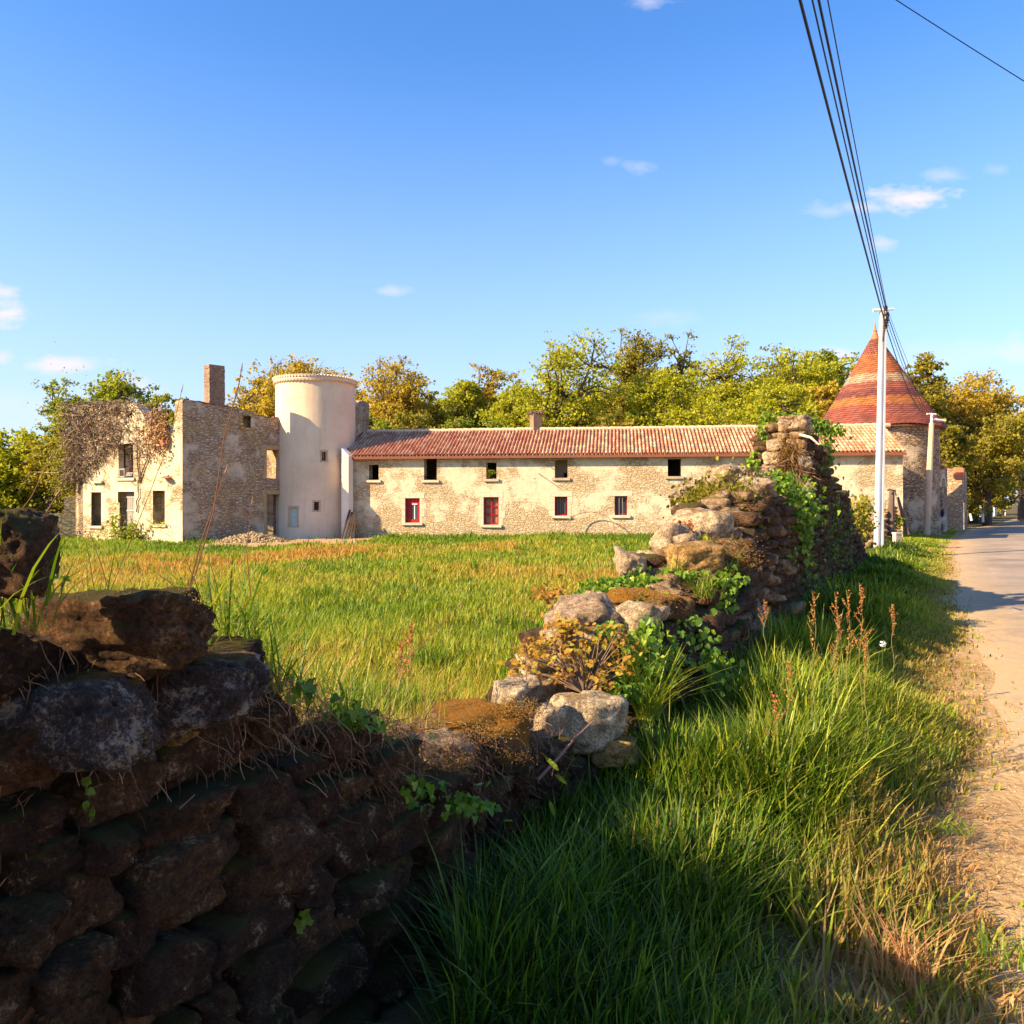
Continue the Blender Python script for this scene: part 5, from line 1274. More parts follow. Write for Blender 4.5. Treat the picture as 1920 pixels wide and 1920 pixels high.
def verge():
    n_ = 230000
    Y = 1.15 + 27 * RN.random(n_) ** 2.3
    sd_ = RN.uniform(-1.90, .75, n_)
    X = sd_ + WS * Y
    pn = vnoise(X, Y, 2.2, 13); pf = vnoise(X, Y, 6, 17); pg = vnoise(X, Y, .9, 19)
    # density: dense by the wall, thinning into the sand
    edge = .02 + .20 * pg + .22 * pn + np.where(Y > 9, .06, 0) + .10 * np.clip((4.2 - Y) / 1.5, 0, 1)
    dens = 1 / (1 + np.exp((sd_ - edge) / .09)); dens *= np.where(Y < 4.4, .32 + .68 / (1 + np.exp((sd_ - edge + .55) / .12)), 1); dens *= np.where((Y < 4.4) & (sd_ > -.75) & (pf < -.15), .35, 1); tuft = (vnoise(X, Y, 7, 23) > .5) * np.exp(-np.maximum(0, sd_ + .3) / .4) * .5
    bare = (np.exp(-((X - .98) / .38) ** 2 - ((Y - 2.75) / .22) ** 2)) * .85
    keep = RN.random(n_) < np.clip(np.maximum(dens, tuft) - bare * .6, .0, 1)
    keep &= (X > [0])[0] | True
    keep &= sd_ > -1.86 + .62 * np.clip((3.3 - Y) / 1.3, 0, 1)
    X, Y, sd_, pn, pf, pg, edge = [a[keep] for a in (X, Y, sd_, pn, pf, pg, edge)]; N = len(X); Z = gz(X, Y)
    d = np.clip((edge - sd_) / .9, 0, 1)          # 0 at the sandy edge, 1 deep in
    tall = np.exp(-((Y - 5.5) / 3.4) ** 2)
    h = .055 + (.20 + .08 * tall) * d ** .8 * RN.uniform(.55, 1.25, N) + .05 * np.clip(pn, -.5, 1) * d + np.where(RN.random(N) < .05, .12, 0) * d
    h *= np.where(Y > 14, .8, 1.0) * (1 - .35 * np.clip((2.6 - Y) / 1, 0, 1))
    clump = np.clip(vnoise(X, Y, 3.3, 51) * 1.4, -.6, 1); h *= 1 + .38 * clump * d
    dry = np.clip((1 - d) ** 1.4 * .8 + .30 * (Y < 4.2) * (sd_ > -.5) + RN.normal(size=N) * .18 - .08, 0, 1) * (RN.random(N) < .75)
    tone = np.clip(.44 + .2 * pg + RN.normal(size=N) * .26 + .12 * (1 - d) - .22 * np.clip((3.4 - Y) / 1.5, 0, 1) * (sd_ < -.6), 0, 1)  # near blades beside the wall toned down: its shade painted into their colour
    w = (.0050 + .0010 * Y) * RN.uniform(.5, 1.8, N)
    la = RN.uniform(0, 6.28, N)
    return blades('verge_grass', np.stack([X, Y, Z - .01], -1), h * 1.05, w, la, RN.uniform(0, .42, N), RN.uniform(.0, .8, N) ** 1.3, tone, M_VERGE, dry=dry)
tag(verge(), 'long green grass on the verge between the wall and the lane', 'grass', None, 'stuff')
# grass on top of the wall and tufts
def tufts(name, label, spots, mat_, cat='grass', kind='stuff', tone=(.3, .8), w=.004):
    Pp = []; H = []; W_ = []
    for (x, y, z, r, k, hh) in spots:
        for _ in range(k):
            a = RN.uniform(0, 6.28); q = r * math.sqrt(RN.random()); Pp.append((x + q * math.cos(a), y + q * math.sin(a), z)); H.append(hh * RN.uniform(.5, 1.15)); W_.append(w * RN.uniform(.6, 1.4) * (1 + .1 * y))
    N = len(Pp); Pp = np.array(Pp)
    return tag(blades(name, Pp, np.array(H), np.array(W_), RN.uniform(0, 6.28, N), RN.uniform(.05, .6, N), RN.uniform(0, .9, N), RN.uniform(*tone, N), mat_, lv=(0, .3, .6, .85, 1.0)), label, cat, None, kind)
sp = []
for y in np.arange(1.3, 9.5, .10):
    k = 5 if y < 2.2 else (9 if y < 3 else 4)
    x = wface(y) - R.uniform(.05, WTH); sp.append((x, y, wh(y) - .03, .12, int(k * R.uniform(.5, 1.5)), R.uniform(.07, .18) * (1.25 if 2 < y < 3 else 1)))
for (u, v, Y, k, hh) in [(430, 1200, 2.2, 40, .26), (470, 1260, 2.25, 50, .2), (520, 1290, 2.35, 50, .17), (640, 1330, 2.55, 40, .17), (385, 1170, 2.1, 24, .2), (700, 1370, 2.75, 30, .16), (1360, 1100, 6.4, 60, .3), (1320, 1120, 6, 60, .22), (1270, 1080, 6.2, 30, .2), (20, 1180, 1.5, 26, .2), (60, 1130, 1.5, 14, .14), (1180, 1290, 4.6, 60, .26)]:
    p = P(u, v, Y); sp.append((p.x, p.y, p.z, .08, k, hh))
tufts('wall_top_grass', 'green grass sprouting from the top of the field wall', sp, M_VERGE)
p = P(1215, 1330, 4.55); tufts('grass_clump', 'bright arching grass clump on the wall side right of the pale boulder', [(p.x, p.y, p.z - .05, .07, 150, .42)], M_VERGE, kind=None, tone=(.5, 1))
sp = []
for (u, v, Y, k, hh) in [(1040, 1640, 2.7, 120, .34), (1085, 1615, 2.8, 60, .3)]:
    p = P(u, v, Y); sp.append((p.x, p.y, max(0, p.z - .2), .1, k, hh))
tufts('grass_clump', 'dense dark grass clump at the foot of the near wall', sp, M_VERGE, kind=None, tone=(.2, .6))
def ray_ground(u, v, z=0): Y = (EYE - z) * F / (v - HZ); return XU(u, Y), Y
for (u, v, k, hh, lab) in [(1695, 1830, 110, .20, 'reddish dry tuft on the sand at the lower right'), (1880, 1800, 40, .13, 'small green tuft at the right edge near the bottom'), (1790, 1560, 60, .07, 'flat green tuft in the sandy strip'), (1760, 1420, 70, .10, 'low tuft beside the sandy edge of the lane'), (1770, 1345, 60, .12, 'leafy tuft casting onto the sandy edge')]:
    x, y = ray_ground(u, v); dryt = 'reddish' in lab
    tufts('grass_tuft', lab, [(x, y, 0, .09, k, hh)], M_DRYG if dryt else M_VERGE, 'grass tuft', None, tone=(.2, .9))
# dry short grass mat on far verge
def farverge():
    n_ = 26000; Y = RN.uniform(9, 56, n_); sd_ = RN.uniform(-1.8, .9, n_); X = sd_ + WS * Y; X = np.where(Y > 30, RN.uniform(0, 1, n_) * (road_edge(Y) - (XU(1690, 1) * Y)) + XU(1690, 1) * Y, X)
    keep = (X < road_edge(Y) - .35 - .5 * RN.random(n_)) & ((X - WS * Y) > -1.8)
    keep &= ((X - DC.x) ** 2 + (Y - DC.y) ** 2 > (DR + .1) ** 2)
    X, Y = X[keep], Y[keep]; N = len(X); nz_ = vnoise(X, Y, .8, 33)
    return blades('verge_lawn', np.stack([X, Y, gz(X, Y) - .01], -1), RN.uniform(.04, .12, N) * (1 + .5 * nz_), (.012 + .0011 * Y) * RN.uniform(.7, 1.3, N), RN.uniform(0, 6.28, N), RN.uniform(0, .6, N), RN.uniform(0, .6, N), np.clip(.42 + .3 * nz_ + RN.normal(size=N) * .12, 0, 1), M_MEADOW, lv=(0, .55, 1))
tag(farverge(), 'short mown yellow green grass beside the far lane', 'grass', None, 'stuff')

# tall sorrel stalks with red seed heads
def sorrel(u, v0, v1, Y, label, n_br=9, lean=0, gr='sorrel stalks in the verge'):
    b_ = P(u - lean, v0, Y); t_ = P(u, v1, Y); s_ = empty('sorrel_stalk', b_); tag(s_, label, 'sorrel', gr)
    st_ = MB(); H = (t_ - b_).length; pts = [b_.lerp(t_, k / 8) + Vector((.012 * math.sin(k * 1.3), 0, 0)) for k in range(9)]
    st_.tube(pts, [.0030 - .0002 * k for k in range(9)], 5)
    Ps = []
    for k in range(n_br):
        f = .52 + .46 * k / n_br; o = b_.lerp(t_, f); a = R.uniform(0, 6.28); L_ = (.11 * (1 - f) + .03) * R.uniform(.8, 1.5)
        tip = o + Vector((math.cos(a) * L_ * .6, math.sin(a) * L_ * .6, L_)); st_.tube([o, (o + tip) / 2 + Vector((0, 0, -.005)), tip], .0016, 4)
        for q_ in range(9): e = o.lerp(tip, .15 + .85 * q_ / 9); Ps.append((e.x + R.gauss(0, .003), e.y + R.gauss(0, .003), e.z))
    for q_ in range(30): e = b_.lerp(t_, .8 + .2 * q_ / 30); Ps.append((e.x + R.gauss(0, .003), e.y + R.gauss(0, .003), e.z))
    st_.build('stem', plain('sorrel_stem', (.20, .17, .05), .3, 10) if 'sorrel_stem' not in bpy.data.materials else bpy.data.materials['sorrel_stem'], s_)
    Ps = np.array(Ps); leaf_mesh('seed_head', Ps, RN.normal(size=Ps.shape), .0105 * RN.uniform(.7, 1.3, len(Ps)) * (Y / 4.5) ** .5, RN.beta(2, 2, len(Ps)), DIAM, M_SORREL, s_)
for a in [(1526, 1400, 1108, 4.6, 'tall red sorrel stalk at the left of the verge group'), (1568, 1380, 1110, 4.9, 'red sorrel stalk second from the left in the verge group'), (1590, 1390, 1106, 4.8, 'middle red sorrel stalk of the verge group'),
          (1614, 1370, 1092, 4.9, 'tallest red sorrel stalk leaning right'), (1624, 1400, 1180, 4.6, 'shorter bushy sorrel stalk in front of the tallest'), (1574, 1400, 1150, 4.7, 'short sorrel stalk low in the verge group'), (1674, 1260, 1132, 6.6, 'lone sorrel stalk nearer the lane'), (1434, 1230, 1128, 5.4, 'thin red stalk against the dark wall face'),
          (1478, 1450, 1240, 4.2, 'brown stalk left of the sorrel group'), (1452, 1500, 1300, 4.0, 'short reddish stalk amid the long grass')]:
    sorrel(*a)
for a in [(770, 1390, 1165, 3.6, 'pale red sorrel in the meadow behind the low wall'), (752, 1380, 1200, 3.7, 'smaller pale red sorrel left in the meadow')]: sorrel(*a, n_br=12)
tl = []
for k in range(1300):
    u = R.gauss(520, 170) if k % 3 else R.uniform(150, 900); y = R.uniform(2.0, 3.4) + max(0, (u - 600) / 300); 
    if not 60 < u < 930: continue
    x = XU(u, y)
    if x - WS * y > WX - .2: continue
    tl.append((x, y))
for k in range(950):
    y = R.choice([R.uniform(1.75, 3.3), R.uniform(1.9, 2.7)]); tl.append((wface(y) - R.uniform(.08, .68), y))
tl = np.array(tl); NT_ = len(tl); zb_l = np.array([max(0.1, wh(b) - .14) if a - WS * b > WX - .80 else 0.0 for a, b in tl])
tag(blades('tall_meadow_stems', np.stack([tl[:, 0], tl[:, 1], zb_l], -1), RN.uniform(.2, .62, NT_) ** 1.25 * np.where(zb_l > 0, .85, 1.9), RN.uniform(.0022, .0050, NT_), RN.uniform(0, 6.28, NT_), RN.uniform(0, .45, NT_), RN.uniform(0, .4, NT_), RN.uniform(0, 1, NT_), M_VERGE, dry=RN.uniform(0, 1, NT_) ** 1.2, lv=(0, .3, .6, .85, 1)), 'tall thin green and straw stems rising behind the near wall', 'grass', None, 'stuff')
# dandelion clock
dd = empty('dandelion', P(1654, 1300, 6.0)); tag(dd, 'white dandelion clock in the verge grass', 'dandelion')
mb = MB(); mb.tube([P(1654, 1300, 6), P(1655, 1215, 6)], .003, 5); mb.build('stem', M_L_G, dd)
v_, f_ = ICO[2]; Pd = v_ * .024 + np.array(P(1655, 1207, 6)); leaf_mesh('seed_clock', Pd, v_, np.full(len(Pd), .012), np.ones(len(Pd)), DIAM, plain('dandelion_fluff', (.75, .75, .72), .1), dd)
# long dry grass stalks at the left
for (pts, r, lab) in [
    ([(330, 1170), (365, 1080), (400, 960), (420, 820), (448, 720), (452, 696)], .0022, 'tallest bent dry stalk rising across the mansion side wall'),
    ([(345, 1140), (375, 1020), (400, 950), (422, 886)], .0024, 'second dry stalk crossing the mansion side wall'),
    ([(470, 1120), (462, 1030), (472, 945)], .0015, 'short straight dry stalk before the tower'),
    ([(205, 1112), (235, 1040), (290, 900), (320, 820), (340, 735)], .0012, 'thin dry stalk before the mansion front'),
    ([(20, 985), (60, 930), (94, 860)], .0016, 'dry stalk leaning right over the dark upright stone'),
    ([(30, 1100), (70, 1020), (88, 960), (106, 930)], .0028, 'thick brown broken stalk beside the dark upright stone'),
    ([(205, 1112), (190, 1060), (172, 1010)], .0014, 'short dry stalk leaning left on the mossy boulder'),
    ([(690, 1345), (760, 1240), (860, 1135)], .0022, 'long straw leaning right in front of the meadow'),
    ([(785, 1365), (820, 1310), (857, 1275)], .0022, 'short straw leaning right above the low gap'),
    ([(990, 1370), (985, 1200), (982, 1090), (970, 1030), (950, 1005)], .0016, 'tall thin dry stem in front of the meadow centre'),
    ([(1000, 1250), (975, 1200), (935, 1150)], .002, 'brown branched stem left of the orange bush')]:
    n0 = len(pts); y0 = 1.9 if pts[0][0] < 500 else (2.7 if pts[0][0] < 900 else 3.9)
    q_ = [P(u, v, y0) for u, v in pts]; fine = []
    for i in range(n0 - 1):
        for k in range(4): fine.append(q_[i].lerp(q_[i + 1], k / 4))
    fine.append(q_[-1]); mb = MB(); mb.tube(fine, [r * (1 - .5 * i / len(fine)) for i in range(len(fine))], 5, .4)
    tip = fine[-1]
    if r > .0011: mb.tube([tip, tip + (fine[-1] - fine[-3]).normalized() * .02], [r * 1.4, r * .3], 5, .8)
    tag(mb.build('dry_stalk', M_ROOTS), lab, 'dry stalk', 'dry grass stalks on the wall')
mb = MB(); a, b_ = P(1008, 1462, 3.35), P(1112, 1352, 3.5); mb.tube([a, a.lerp(b_, .35) + Vector((.006, 0, .006)), a.lerp(b_, .7) + Vector((-.006, 0, .004)), b_], [.007, .0065, .005, .003], 7)
mb.tube([a.lerp(b_, .6), a.lerp(b_, .6) + Vector((.02, 0, .05))], [.003, .002], 5)
tag(mb.build('stick', plain('stick_bark', (.22, .13, .10), .3, 30)), 'bare brown stick leaning against the big pale boulder', 'stick')
mb = MB(); mb.tube([P(1500, 815, 11.1), P(1520, 820, 10.9), P(1536, 834, 10.8)], [.02, .018, .008], 6); tag(mb.build('root_stump', plain('bleached_root', (.6, .46, .32), .2, 20)), 'bleached root sticking out of the tall wall fragment', 'root')
# broad dock leaf, plant sprigs on the dark face
def sprig(label, pts, Y, leaves, size, m_=M_L_IVY, shape=OVAL):
    e = empty('wall_plant', P(*pts[0], Y)); tag(e, label, 'plant'); mb = MB(); mb.tube([P(u, v, Y) for u, v in pts], .0018, 5); mb.build('stem', M_TWIG, e)
    Ps = np.array([tuple(P(u, v, Y - .01)) for u, v in leaves]); N = np.tile((.2, -.9, .3), (len(Ps), 1)) + RN.normal(size=Ps.shape) * .25
    leaf_mesh('foliage', Ps, N, size * RN.uniform(.8, 1.2, len(Ps)), RN.uniform(.1, .5, len(Ps)), shape, m_, e)
sprig('broad leaved weed growing from the dark wall face', [(235, 1640), (290, 1560), (365, 1490)], 1.82, [(268, 1630), (215, 1630), (258, 1652), (300, 1590), (285, 1600), (240, 1610), (275, 1655)], .030, M_L_G)
sprig('small sprig with white flowers under the grey boulder', [(160, 1510), (165, 1460), (185, 1425)], 1.70, [(160, 1480), (172, 1470), (165, 1500), (178, 1530), (160, 1545), (185, 1430)], .02)
sprig('feathery fern on the dark wall face near the middle', [(480, 1740), (490, 1700), (505, 1620)], 2.15, [(420, 1720), (400, 1740), (500, 1620), (515, 1630), (565, 1720), (555, 1740), (410, 1760), (575, 1735), (440, 1690), (490, 1640)], .03, M_L_G, IVY)
sprig('upright broad blade beside the bare stick', [(1035, 1455), (1040, 1430)], 3.3, [(1040, 1452), (1048, 1445), (1030, 1500)], .07, M_L_G, [(0, 0), (.14, .3), (.12, .8), (0, 1.15), (-.12, .8), (-.14, .3)])
sprig('drooping weed standing on the mossy stone at the left', [(105, 1150), (112, 1110), (120, 1085)], 1.85, [(110, 1085), (125, 1090), (118, 1080), (100, 1092), (132, 1098)], .014, M_L_G, IVY)

# ================================================================ dried creeper on the mansion
cre = empty('creeper', (XU(200, 37.7), 37.7, 6)); tag(cre, 'leafless brown creeper smothering the upper left of the mansion front', 'creeper')
rc = random.Random(9); st_ = []; 
def front_pt(u, v, off): 
    s = s_of(u, ML, MC); y = y_at(s, ML, MC); return on_wall(ML, MC, s, off, ZV(v, y))
strands = MB()
def inside(u, v):
    if u < 235: lim = np.interp(u, [125, 150, 172, 185, 200, 215, 235], [930, 905, 890, 872, 850, 838, 815])
    else: lim = np.interp(u, [235, 250, 262, 280, 300, 318], [805, 838, 880, 862, 845, 805])
    return v < lim
for k in range(1500):
    u = rc.choice([rc.uniform(124, 245), rc.uniform(135, 225), rc.uniform(130, 322)]); v = rc.uniform(758, 900)
    if not inside(u, v): continue
    if 222 < u < 250 and 834 < v < 895: continue
    off = abs(rc.gauss(0, .10)) + .03 + (.25 * rc.random() if u < 160 else 0)
    pts = [front_pt(u, v, off)]; du, dv = rc.gauss(0, 4), rc.uniform(-3, 11)
    for j in range(3): pts.append(front_pt(u + du * (j + 1) + rc.gauss(0, 1.5), v + dv * (j + 1), max(.03, off + rc.gauss(0, .06))))
    strands.tube(pts, rc.uniform(.007, .016), 3, rc.random(), cap=False)
for k in range(600):   # overhanging top fringe and the left bulge
    if rc.random() < .5: u = rc.uniform(132, 262); v = 760 + rc.gauss(0, 3)
    else: u = rc.gauss(141, 7); v = rc.uniform(775, 905)
    p = front_pt(u, v, rc.uniform(-.5, .35)); pts = [p]
    for j in range(3): p = p + Vector((rc.gauss(-.05 if u < 150 else 0, .13), rc.gauss(0, .08), rc.gauss(.0, .09) - (.06 if u < 150 else -.01))); pts.append(p)
    strands.tube(pts, rc.uniform(.008, .016), 3, rc.random(), cap=False)
for (a, b_) in (((262, 905), (258, 800)), ((262, 905), (280, 850)), ((258, 960), (262, 900)), ((160, 905), (165, 800)), ((148, 925), (152, 800)), ((180, 880), (178, 790))):
    pts = [front_pt(a[0] + (b_[0] - a[0]) * t / 6 + rc.gauss(0, 1), a[1] + (b_[1] - a[1]) * t / 6, .06) for t in range(7)]; strands.tube(pts, [.035 - .003 * t for t in range(7)], 5, .2)
strands.build('stem', M_VINE, cre)
Ps = []
for k in range(1400):
    u = rc.uniform(128, 322); v = rc.uniform(757, 905)
    if inside(u, v - 4) and not (222 < u < 250 and 834 < v < 895): Ps.append(tuple(front_pt(u, v, abs(rc.gauss(.06, .1)) + .03)))
Ps = np.array(Ps); leaf_mesh('foliage', Ps, np.tile((-.4, -.9, .2), (len(Ps), 1)) + RN.normal(size=Ps.shape) * .6, RN.uniform(.05, .10, len(Ps)), RN.beta(2, 2, len(Ps)), OVAL, M_VINE, cre)
Ps = []
for k in range(900):
    u = rc.gauss(300, 15); v = rc.gauss(812, 22)
    if u < 322: Ps.append(tuple(front_pt(u, v, rc.uniform(.02, .3))))
Ps = np.array(Ps); tag(leaf_mesh('rust_creeper', Ps, np.tile((-.4, -.9, .3), (len(Ps), 1)) + RN.normal(size=Ps.shape) * .6, RN.uniform(.07, .13, len(Ps)), RN.beta(2, 2, len(Ps)), OVAL, leaf_mat('rust_leaf', [(0, (.20, .08, .03)), (.6, (.40, .20, .09)), (1, (.45, .33, .12))], .2), None), 'rust brown creeper on the broken wall beside the mansion corner', 'creeper')
def bushy(name, label, cells, size, mat_, cat='bush', k=1.0):
    Ps = []
    for (u, v, Y, su, sv, n_) in cells:
        for _ in range(int(n_ * k)): Ps.append(tuple(P(u + RN.normal() * su * .45, v + RN.normal() * sv * .45, Y + RN.normal() * .25)))
    Ps = np.array(Ps); tag(leaf_mesh(name, Ps, np.tile((-.4, -.5, .6), (len(Ps), 1)) + RN.normal(size=Ps.shape) * .7, size * RN.uniform(.6, 1.3, len(Ps)), RN.beta(2, 2, len(Ps)), OVAL, mat_), label, cat)
bushy('nettle_bush', 'green weeds growing round the mansion doorway', [(235, 1005, 37.1, 50, 20, 420), (214, 985, 37.4, 12, 36, 160), (247, 990, 37.2, 16, 20, 120)], .11, M_L_G)
bushy('shrub', 'tan olive twiggy bush hugging the left corner of the mansion', [(128, 850, 39.8, 50, 120, 2600), (118, 890, 39.6, 40, 60, 900)], .09, M_L_OL, 'bush')
bushy('weed', 'weeds rooted on the right window sill of the mansion', [(297, 984, 36.5, 22, 7, 90)], .08, M_L_YG, 'plant')
bushy('weed', 'green weed climbing the ochre garden wall', [(93, 990, 38.5, 8, 34, 120)], .10, M_L_G, 'plant')
bushy('shrub', 'dark shrub at the foot of the wall end before the white pole', [(1605, 985, 22, 30, 50, 700), (1618, 960, 24, 20, 30, 300)], .10, M_L_OL, 'bush')
bushy('shrub', 'small green shrub by the stacked stone pier', [(1685, 978, 30, 14, 12, 160)], .09, M_L_G, 'bush')
# rubble heap by the mansion side wall, bare earth
hr = Rocks(); 
for k in range(700):
    a = rc.random() * 6.28; q_ = rc.random() ** .6; x = XU(470, 36.2) + 1.6 * q_ * math.cos(a); y = 36.4 + 1.1 * q_ * math.sin(a); z = -.15 + .42 * (1 - q_) ** .8
    s_ = rc.uniform(.06, .17); hr.add((x, y, z), (s_ * 1.4, s_, s_ * .8), (rc.uniform(-1, 1), rc.uniform(-1, 1), rc.uniform(0, 3)), 1, rc.randrange(10 ** 6), rc.random())
tag(hr.build('rubble_heap', rock_mat('heap_rubble', (.52, .38, .2), (.66, .5, .3), (.6, .5, .38), (.4, .3, .1), .0, .3), None, False), 'low heap of broken stones in front of the mansion side wall', 'rubble heap', None, 'stuff')
mb = MB(); N_ = 28
vs = []; 
for i in range(N_ + 1):
    for j in range(9):
        x = XU(380, 35.5) + (XU(740, 37.8) - XU(380, 35.5)) * i / N_; y = 32.6 + .4 * math.sin(i * .9) + (6.4) * j / 8; z = float(gz(x, y)) + .035 + .02 * math.sin(i * 2.1 + j) - (.06 if j == 0 or i in (0, N_) else 0)
        vs.append((x, y, z))
mb.add(vs, [(i * 9 + j, (i + 1) * 9 + j, (i + 1) * 9 + j + 1, i * 9 + j + 1) for i in range(N_) for j in range(8)])
tag(mb.build('bare_earth', plain('bare_earth', (.46, .27, .14), .3, 3, 1, .03), None, True), 'strip of bare orange earth before the tower', None, None, 'structure')
# leaning planks by the tower, arch hoop, small rods
for k, (u0, u1, v1, lab) in enumerate([(640, 656, 956, 'leftmost and flattest dark plank'), (646, 660, 960, 'second dark plank from the left'), (652, 662, 962, 'third leaning dark plank'), (657, 664.5, 964, 'fourth leaning dark plank'), (663, 667, 960, 'rightmost nearly upright dark plank')]):
    a = P(u0, 1013, 38.7 - .05 * k); b_ = P(u1, v1, 39.2 - .03 * k); a.z = -.1; mb = MB(); dirv = (b_ - a)
    from mathutils import Matrix
    q_ = dirv.to_track_quat('Z', 'Y'); mb.box((0, 0, dirv.length / 2), (.085, .05, dirv.length), 0, 0, .006)
    o = mb.build('plank', M_DARKW); o.location = a; o.rotation_euler = q_.to_euler(); tag(o, lab + ' against the corner bay', 'plank', 'planks leaning beside the tower')
mb = MB(); pts = []
for k in range(25):
    t = k / 24; a = math.pi * (1 - t); u = 1107 + 46 * math.cos(a); v = 1000 - 40 * math.sin(a) ** .8; s = s_of(u, WA, WB); pts.append(on_wall(WA, WB, s, .62 - .25 * math.sin(a), ZV(v, y_at(s, WA, WB) - .5)))
mb.tube(pts, .022, 6); tag(mb.build('metal_hoop', plain('rust_iron', (.30, .17, .10), .3, 12)), 'thin rusty half hoop standing against the wing wall', 'hoop')
mb = MB(); 
for (u, v, ln) in ((1012, 889, .55), (1018, 866, .5)):
    s = s_of(u, WA, WB); a = on_wall(WA, WB, s, -.05, ZV(v, y_at(s, WA, WB))); b_ = on_wall(WA, WB, s, ln, ZV(v, y_at(s, WA, WB))); mb = MB(); mb.tube([a, b_], .018, 6)
    tag(mb.build('iron_hook', M_IRON), ('lower' if v > 880 else 'upper') + ' iron rod jutting from the wing wall', 'rod')
mb = MB(); a = P(1006, 999, 39.3); b_ = P(999, 975, 39.5); mb.tube([a, b_], .02, 6); tag(mb.build('iron_stake', M_IRON), 'thin leaning stake at the foot of the wing wall', 'stake')
# stone pier, leaning posts and white box near the dovecote
pr = Rocks()
for k in range(13):
    z = -.05 + k * .125
    for j in range(2): pr.add((XU(1664 + j * 9, 30), 30 + rc.uniform(-.05, .05), z), (.28, .4, .125), (0, 0, rc.uniform(-.2, .2)), 2, rc.randrange(10 ** 6), rc.random(), box=.8)
tag(pr.build('stone_pier', M_ROCK_O), 'stacked ochre stone pier just right of the white pole', 'pier')
pr = Rocks()
for k in range(90):
    t = rc.random(); x = XU(1600 + 58 * t, 29.5); hmax = .25 + 1.25 * t ** 1.2; pr.add((x, 29.5 + rc.uniform(-.3, .3), rc.uniform(-.05, hmax)), (rc.uniform(.2, .4), .3, rc.uniform(.12, .2)), (rc.uniform(-.2, .2), rc.uniform(-.2, .2), rc.uniform(0, 3)), 2, rc.randrange(10 ** 6), rc.random())
tag(pr.build('collapsed_wall', M_ROCK_R), 'collapsed reddish stones sloping up to the stacked pier', 'wall')
pr = Rocks()
for k in range(10): pr.add((XU(1683, 32), 32, k * .13), (.22, .3, .13), (0, 0, rc.uniform(-.2, .2)), 2, rc.randrange(10 ** 6), rc.random(), box=.8)
tag(pr.build('stone_pier', M_ROCK_O), 'thinner second stone pier behind the dark post', 'pier')
for (u0, v0, u1, v1, Y, r, lab) in ((1670, 1003, 1672, 920, 29.7, .13, 'thick dark upright post beside the stone pier'), (1703, 1003, 1683, 932, 30.0, .07, 'dark timber leaning left against the post')):
    mb = MB(); mb.tube([P(u0, v0, Y - .15), P((u0 + u1) / 2, (v0 + v1) / 2, Y), P(u1, v1, Y + .1)], [r, r * .95, r * .8], 8); tag(mb.build('post', plain('old_post_wood', (.14, .09, .07), .4, 9, streak=True) if 'old_post_wood' not in bpy.data.materials else bpy.data.materials['old_post_wood']), lab, 'post')
mb = MB(); mb.tube([P(1664, 920, 29.6), P(1668, 918, 29.6), P(1679, 920, 29.6), P(1680, 930, 29.6)], .025, 6); tag(mb.build('iron_hook', M_IRON), 'curled iron bracket on top of the dark post', 'bracket')
bx = empty('meter_box', P(1683, 1010, 27.5)); tag(bx, 'small white utility box at the foot of the white pole', 'box')
mb = MB(); c = P(1682, 1004, 27.5); mb.box((c.x, c.y, .28), (.24, .16, .6), .3); mb.build('cabinet', M_DRESS, bx); mb = MB(); mb.box((c.x, c.y, .6), (.27, .19, .05), .3); mb.build('lid', M_WHITE, bx)
# white fence stakes by the lane
for i, (u, v0, v1, Y) in enumerate([(1843, 976, 957, 62), (1849, 972, 954, 65), (1854, 969, 953, 68), (1859, 967, 952, 72), (1864, 965, 951, 76), (1868, 963, 951, 80), (1839, 966, 948, 64), (1822, 973, 963, 58)]):
    mb = MB(); mb.tube([P(u, v0 + 3, Y), P(u + (0 if i < 7 else -3), v1, Y)], [.09, .08], 6); tag(mb.build('fence_stake', M_WHITE), ['nearest','second nearest','third nearest','fourth nearest','third farthest','farthest','leftmost and tallest'][i] + ' white stake beside the far lane' if i < 7 else 'white marker stake leaning left by the roadside ruin', 'stake', 'white stakes by the far lane' if i < 7 else None)
mb = MB(); p0_ = P(1885, 955, 120); mb.tube([p0_ + Vector((0, 0, -1)), p0_ + Vector((0, 0, .9))], .08, 6); mb.box(p0_ + Vector((0, 0, 1.1)), (.9, .06, .5)); tag(mb.build('road_sign', M_WHITE), 'tiny pale road sign far along the lane', 'sign')

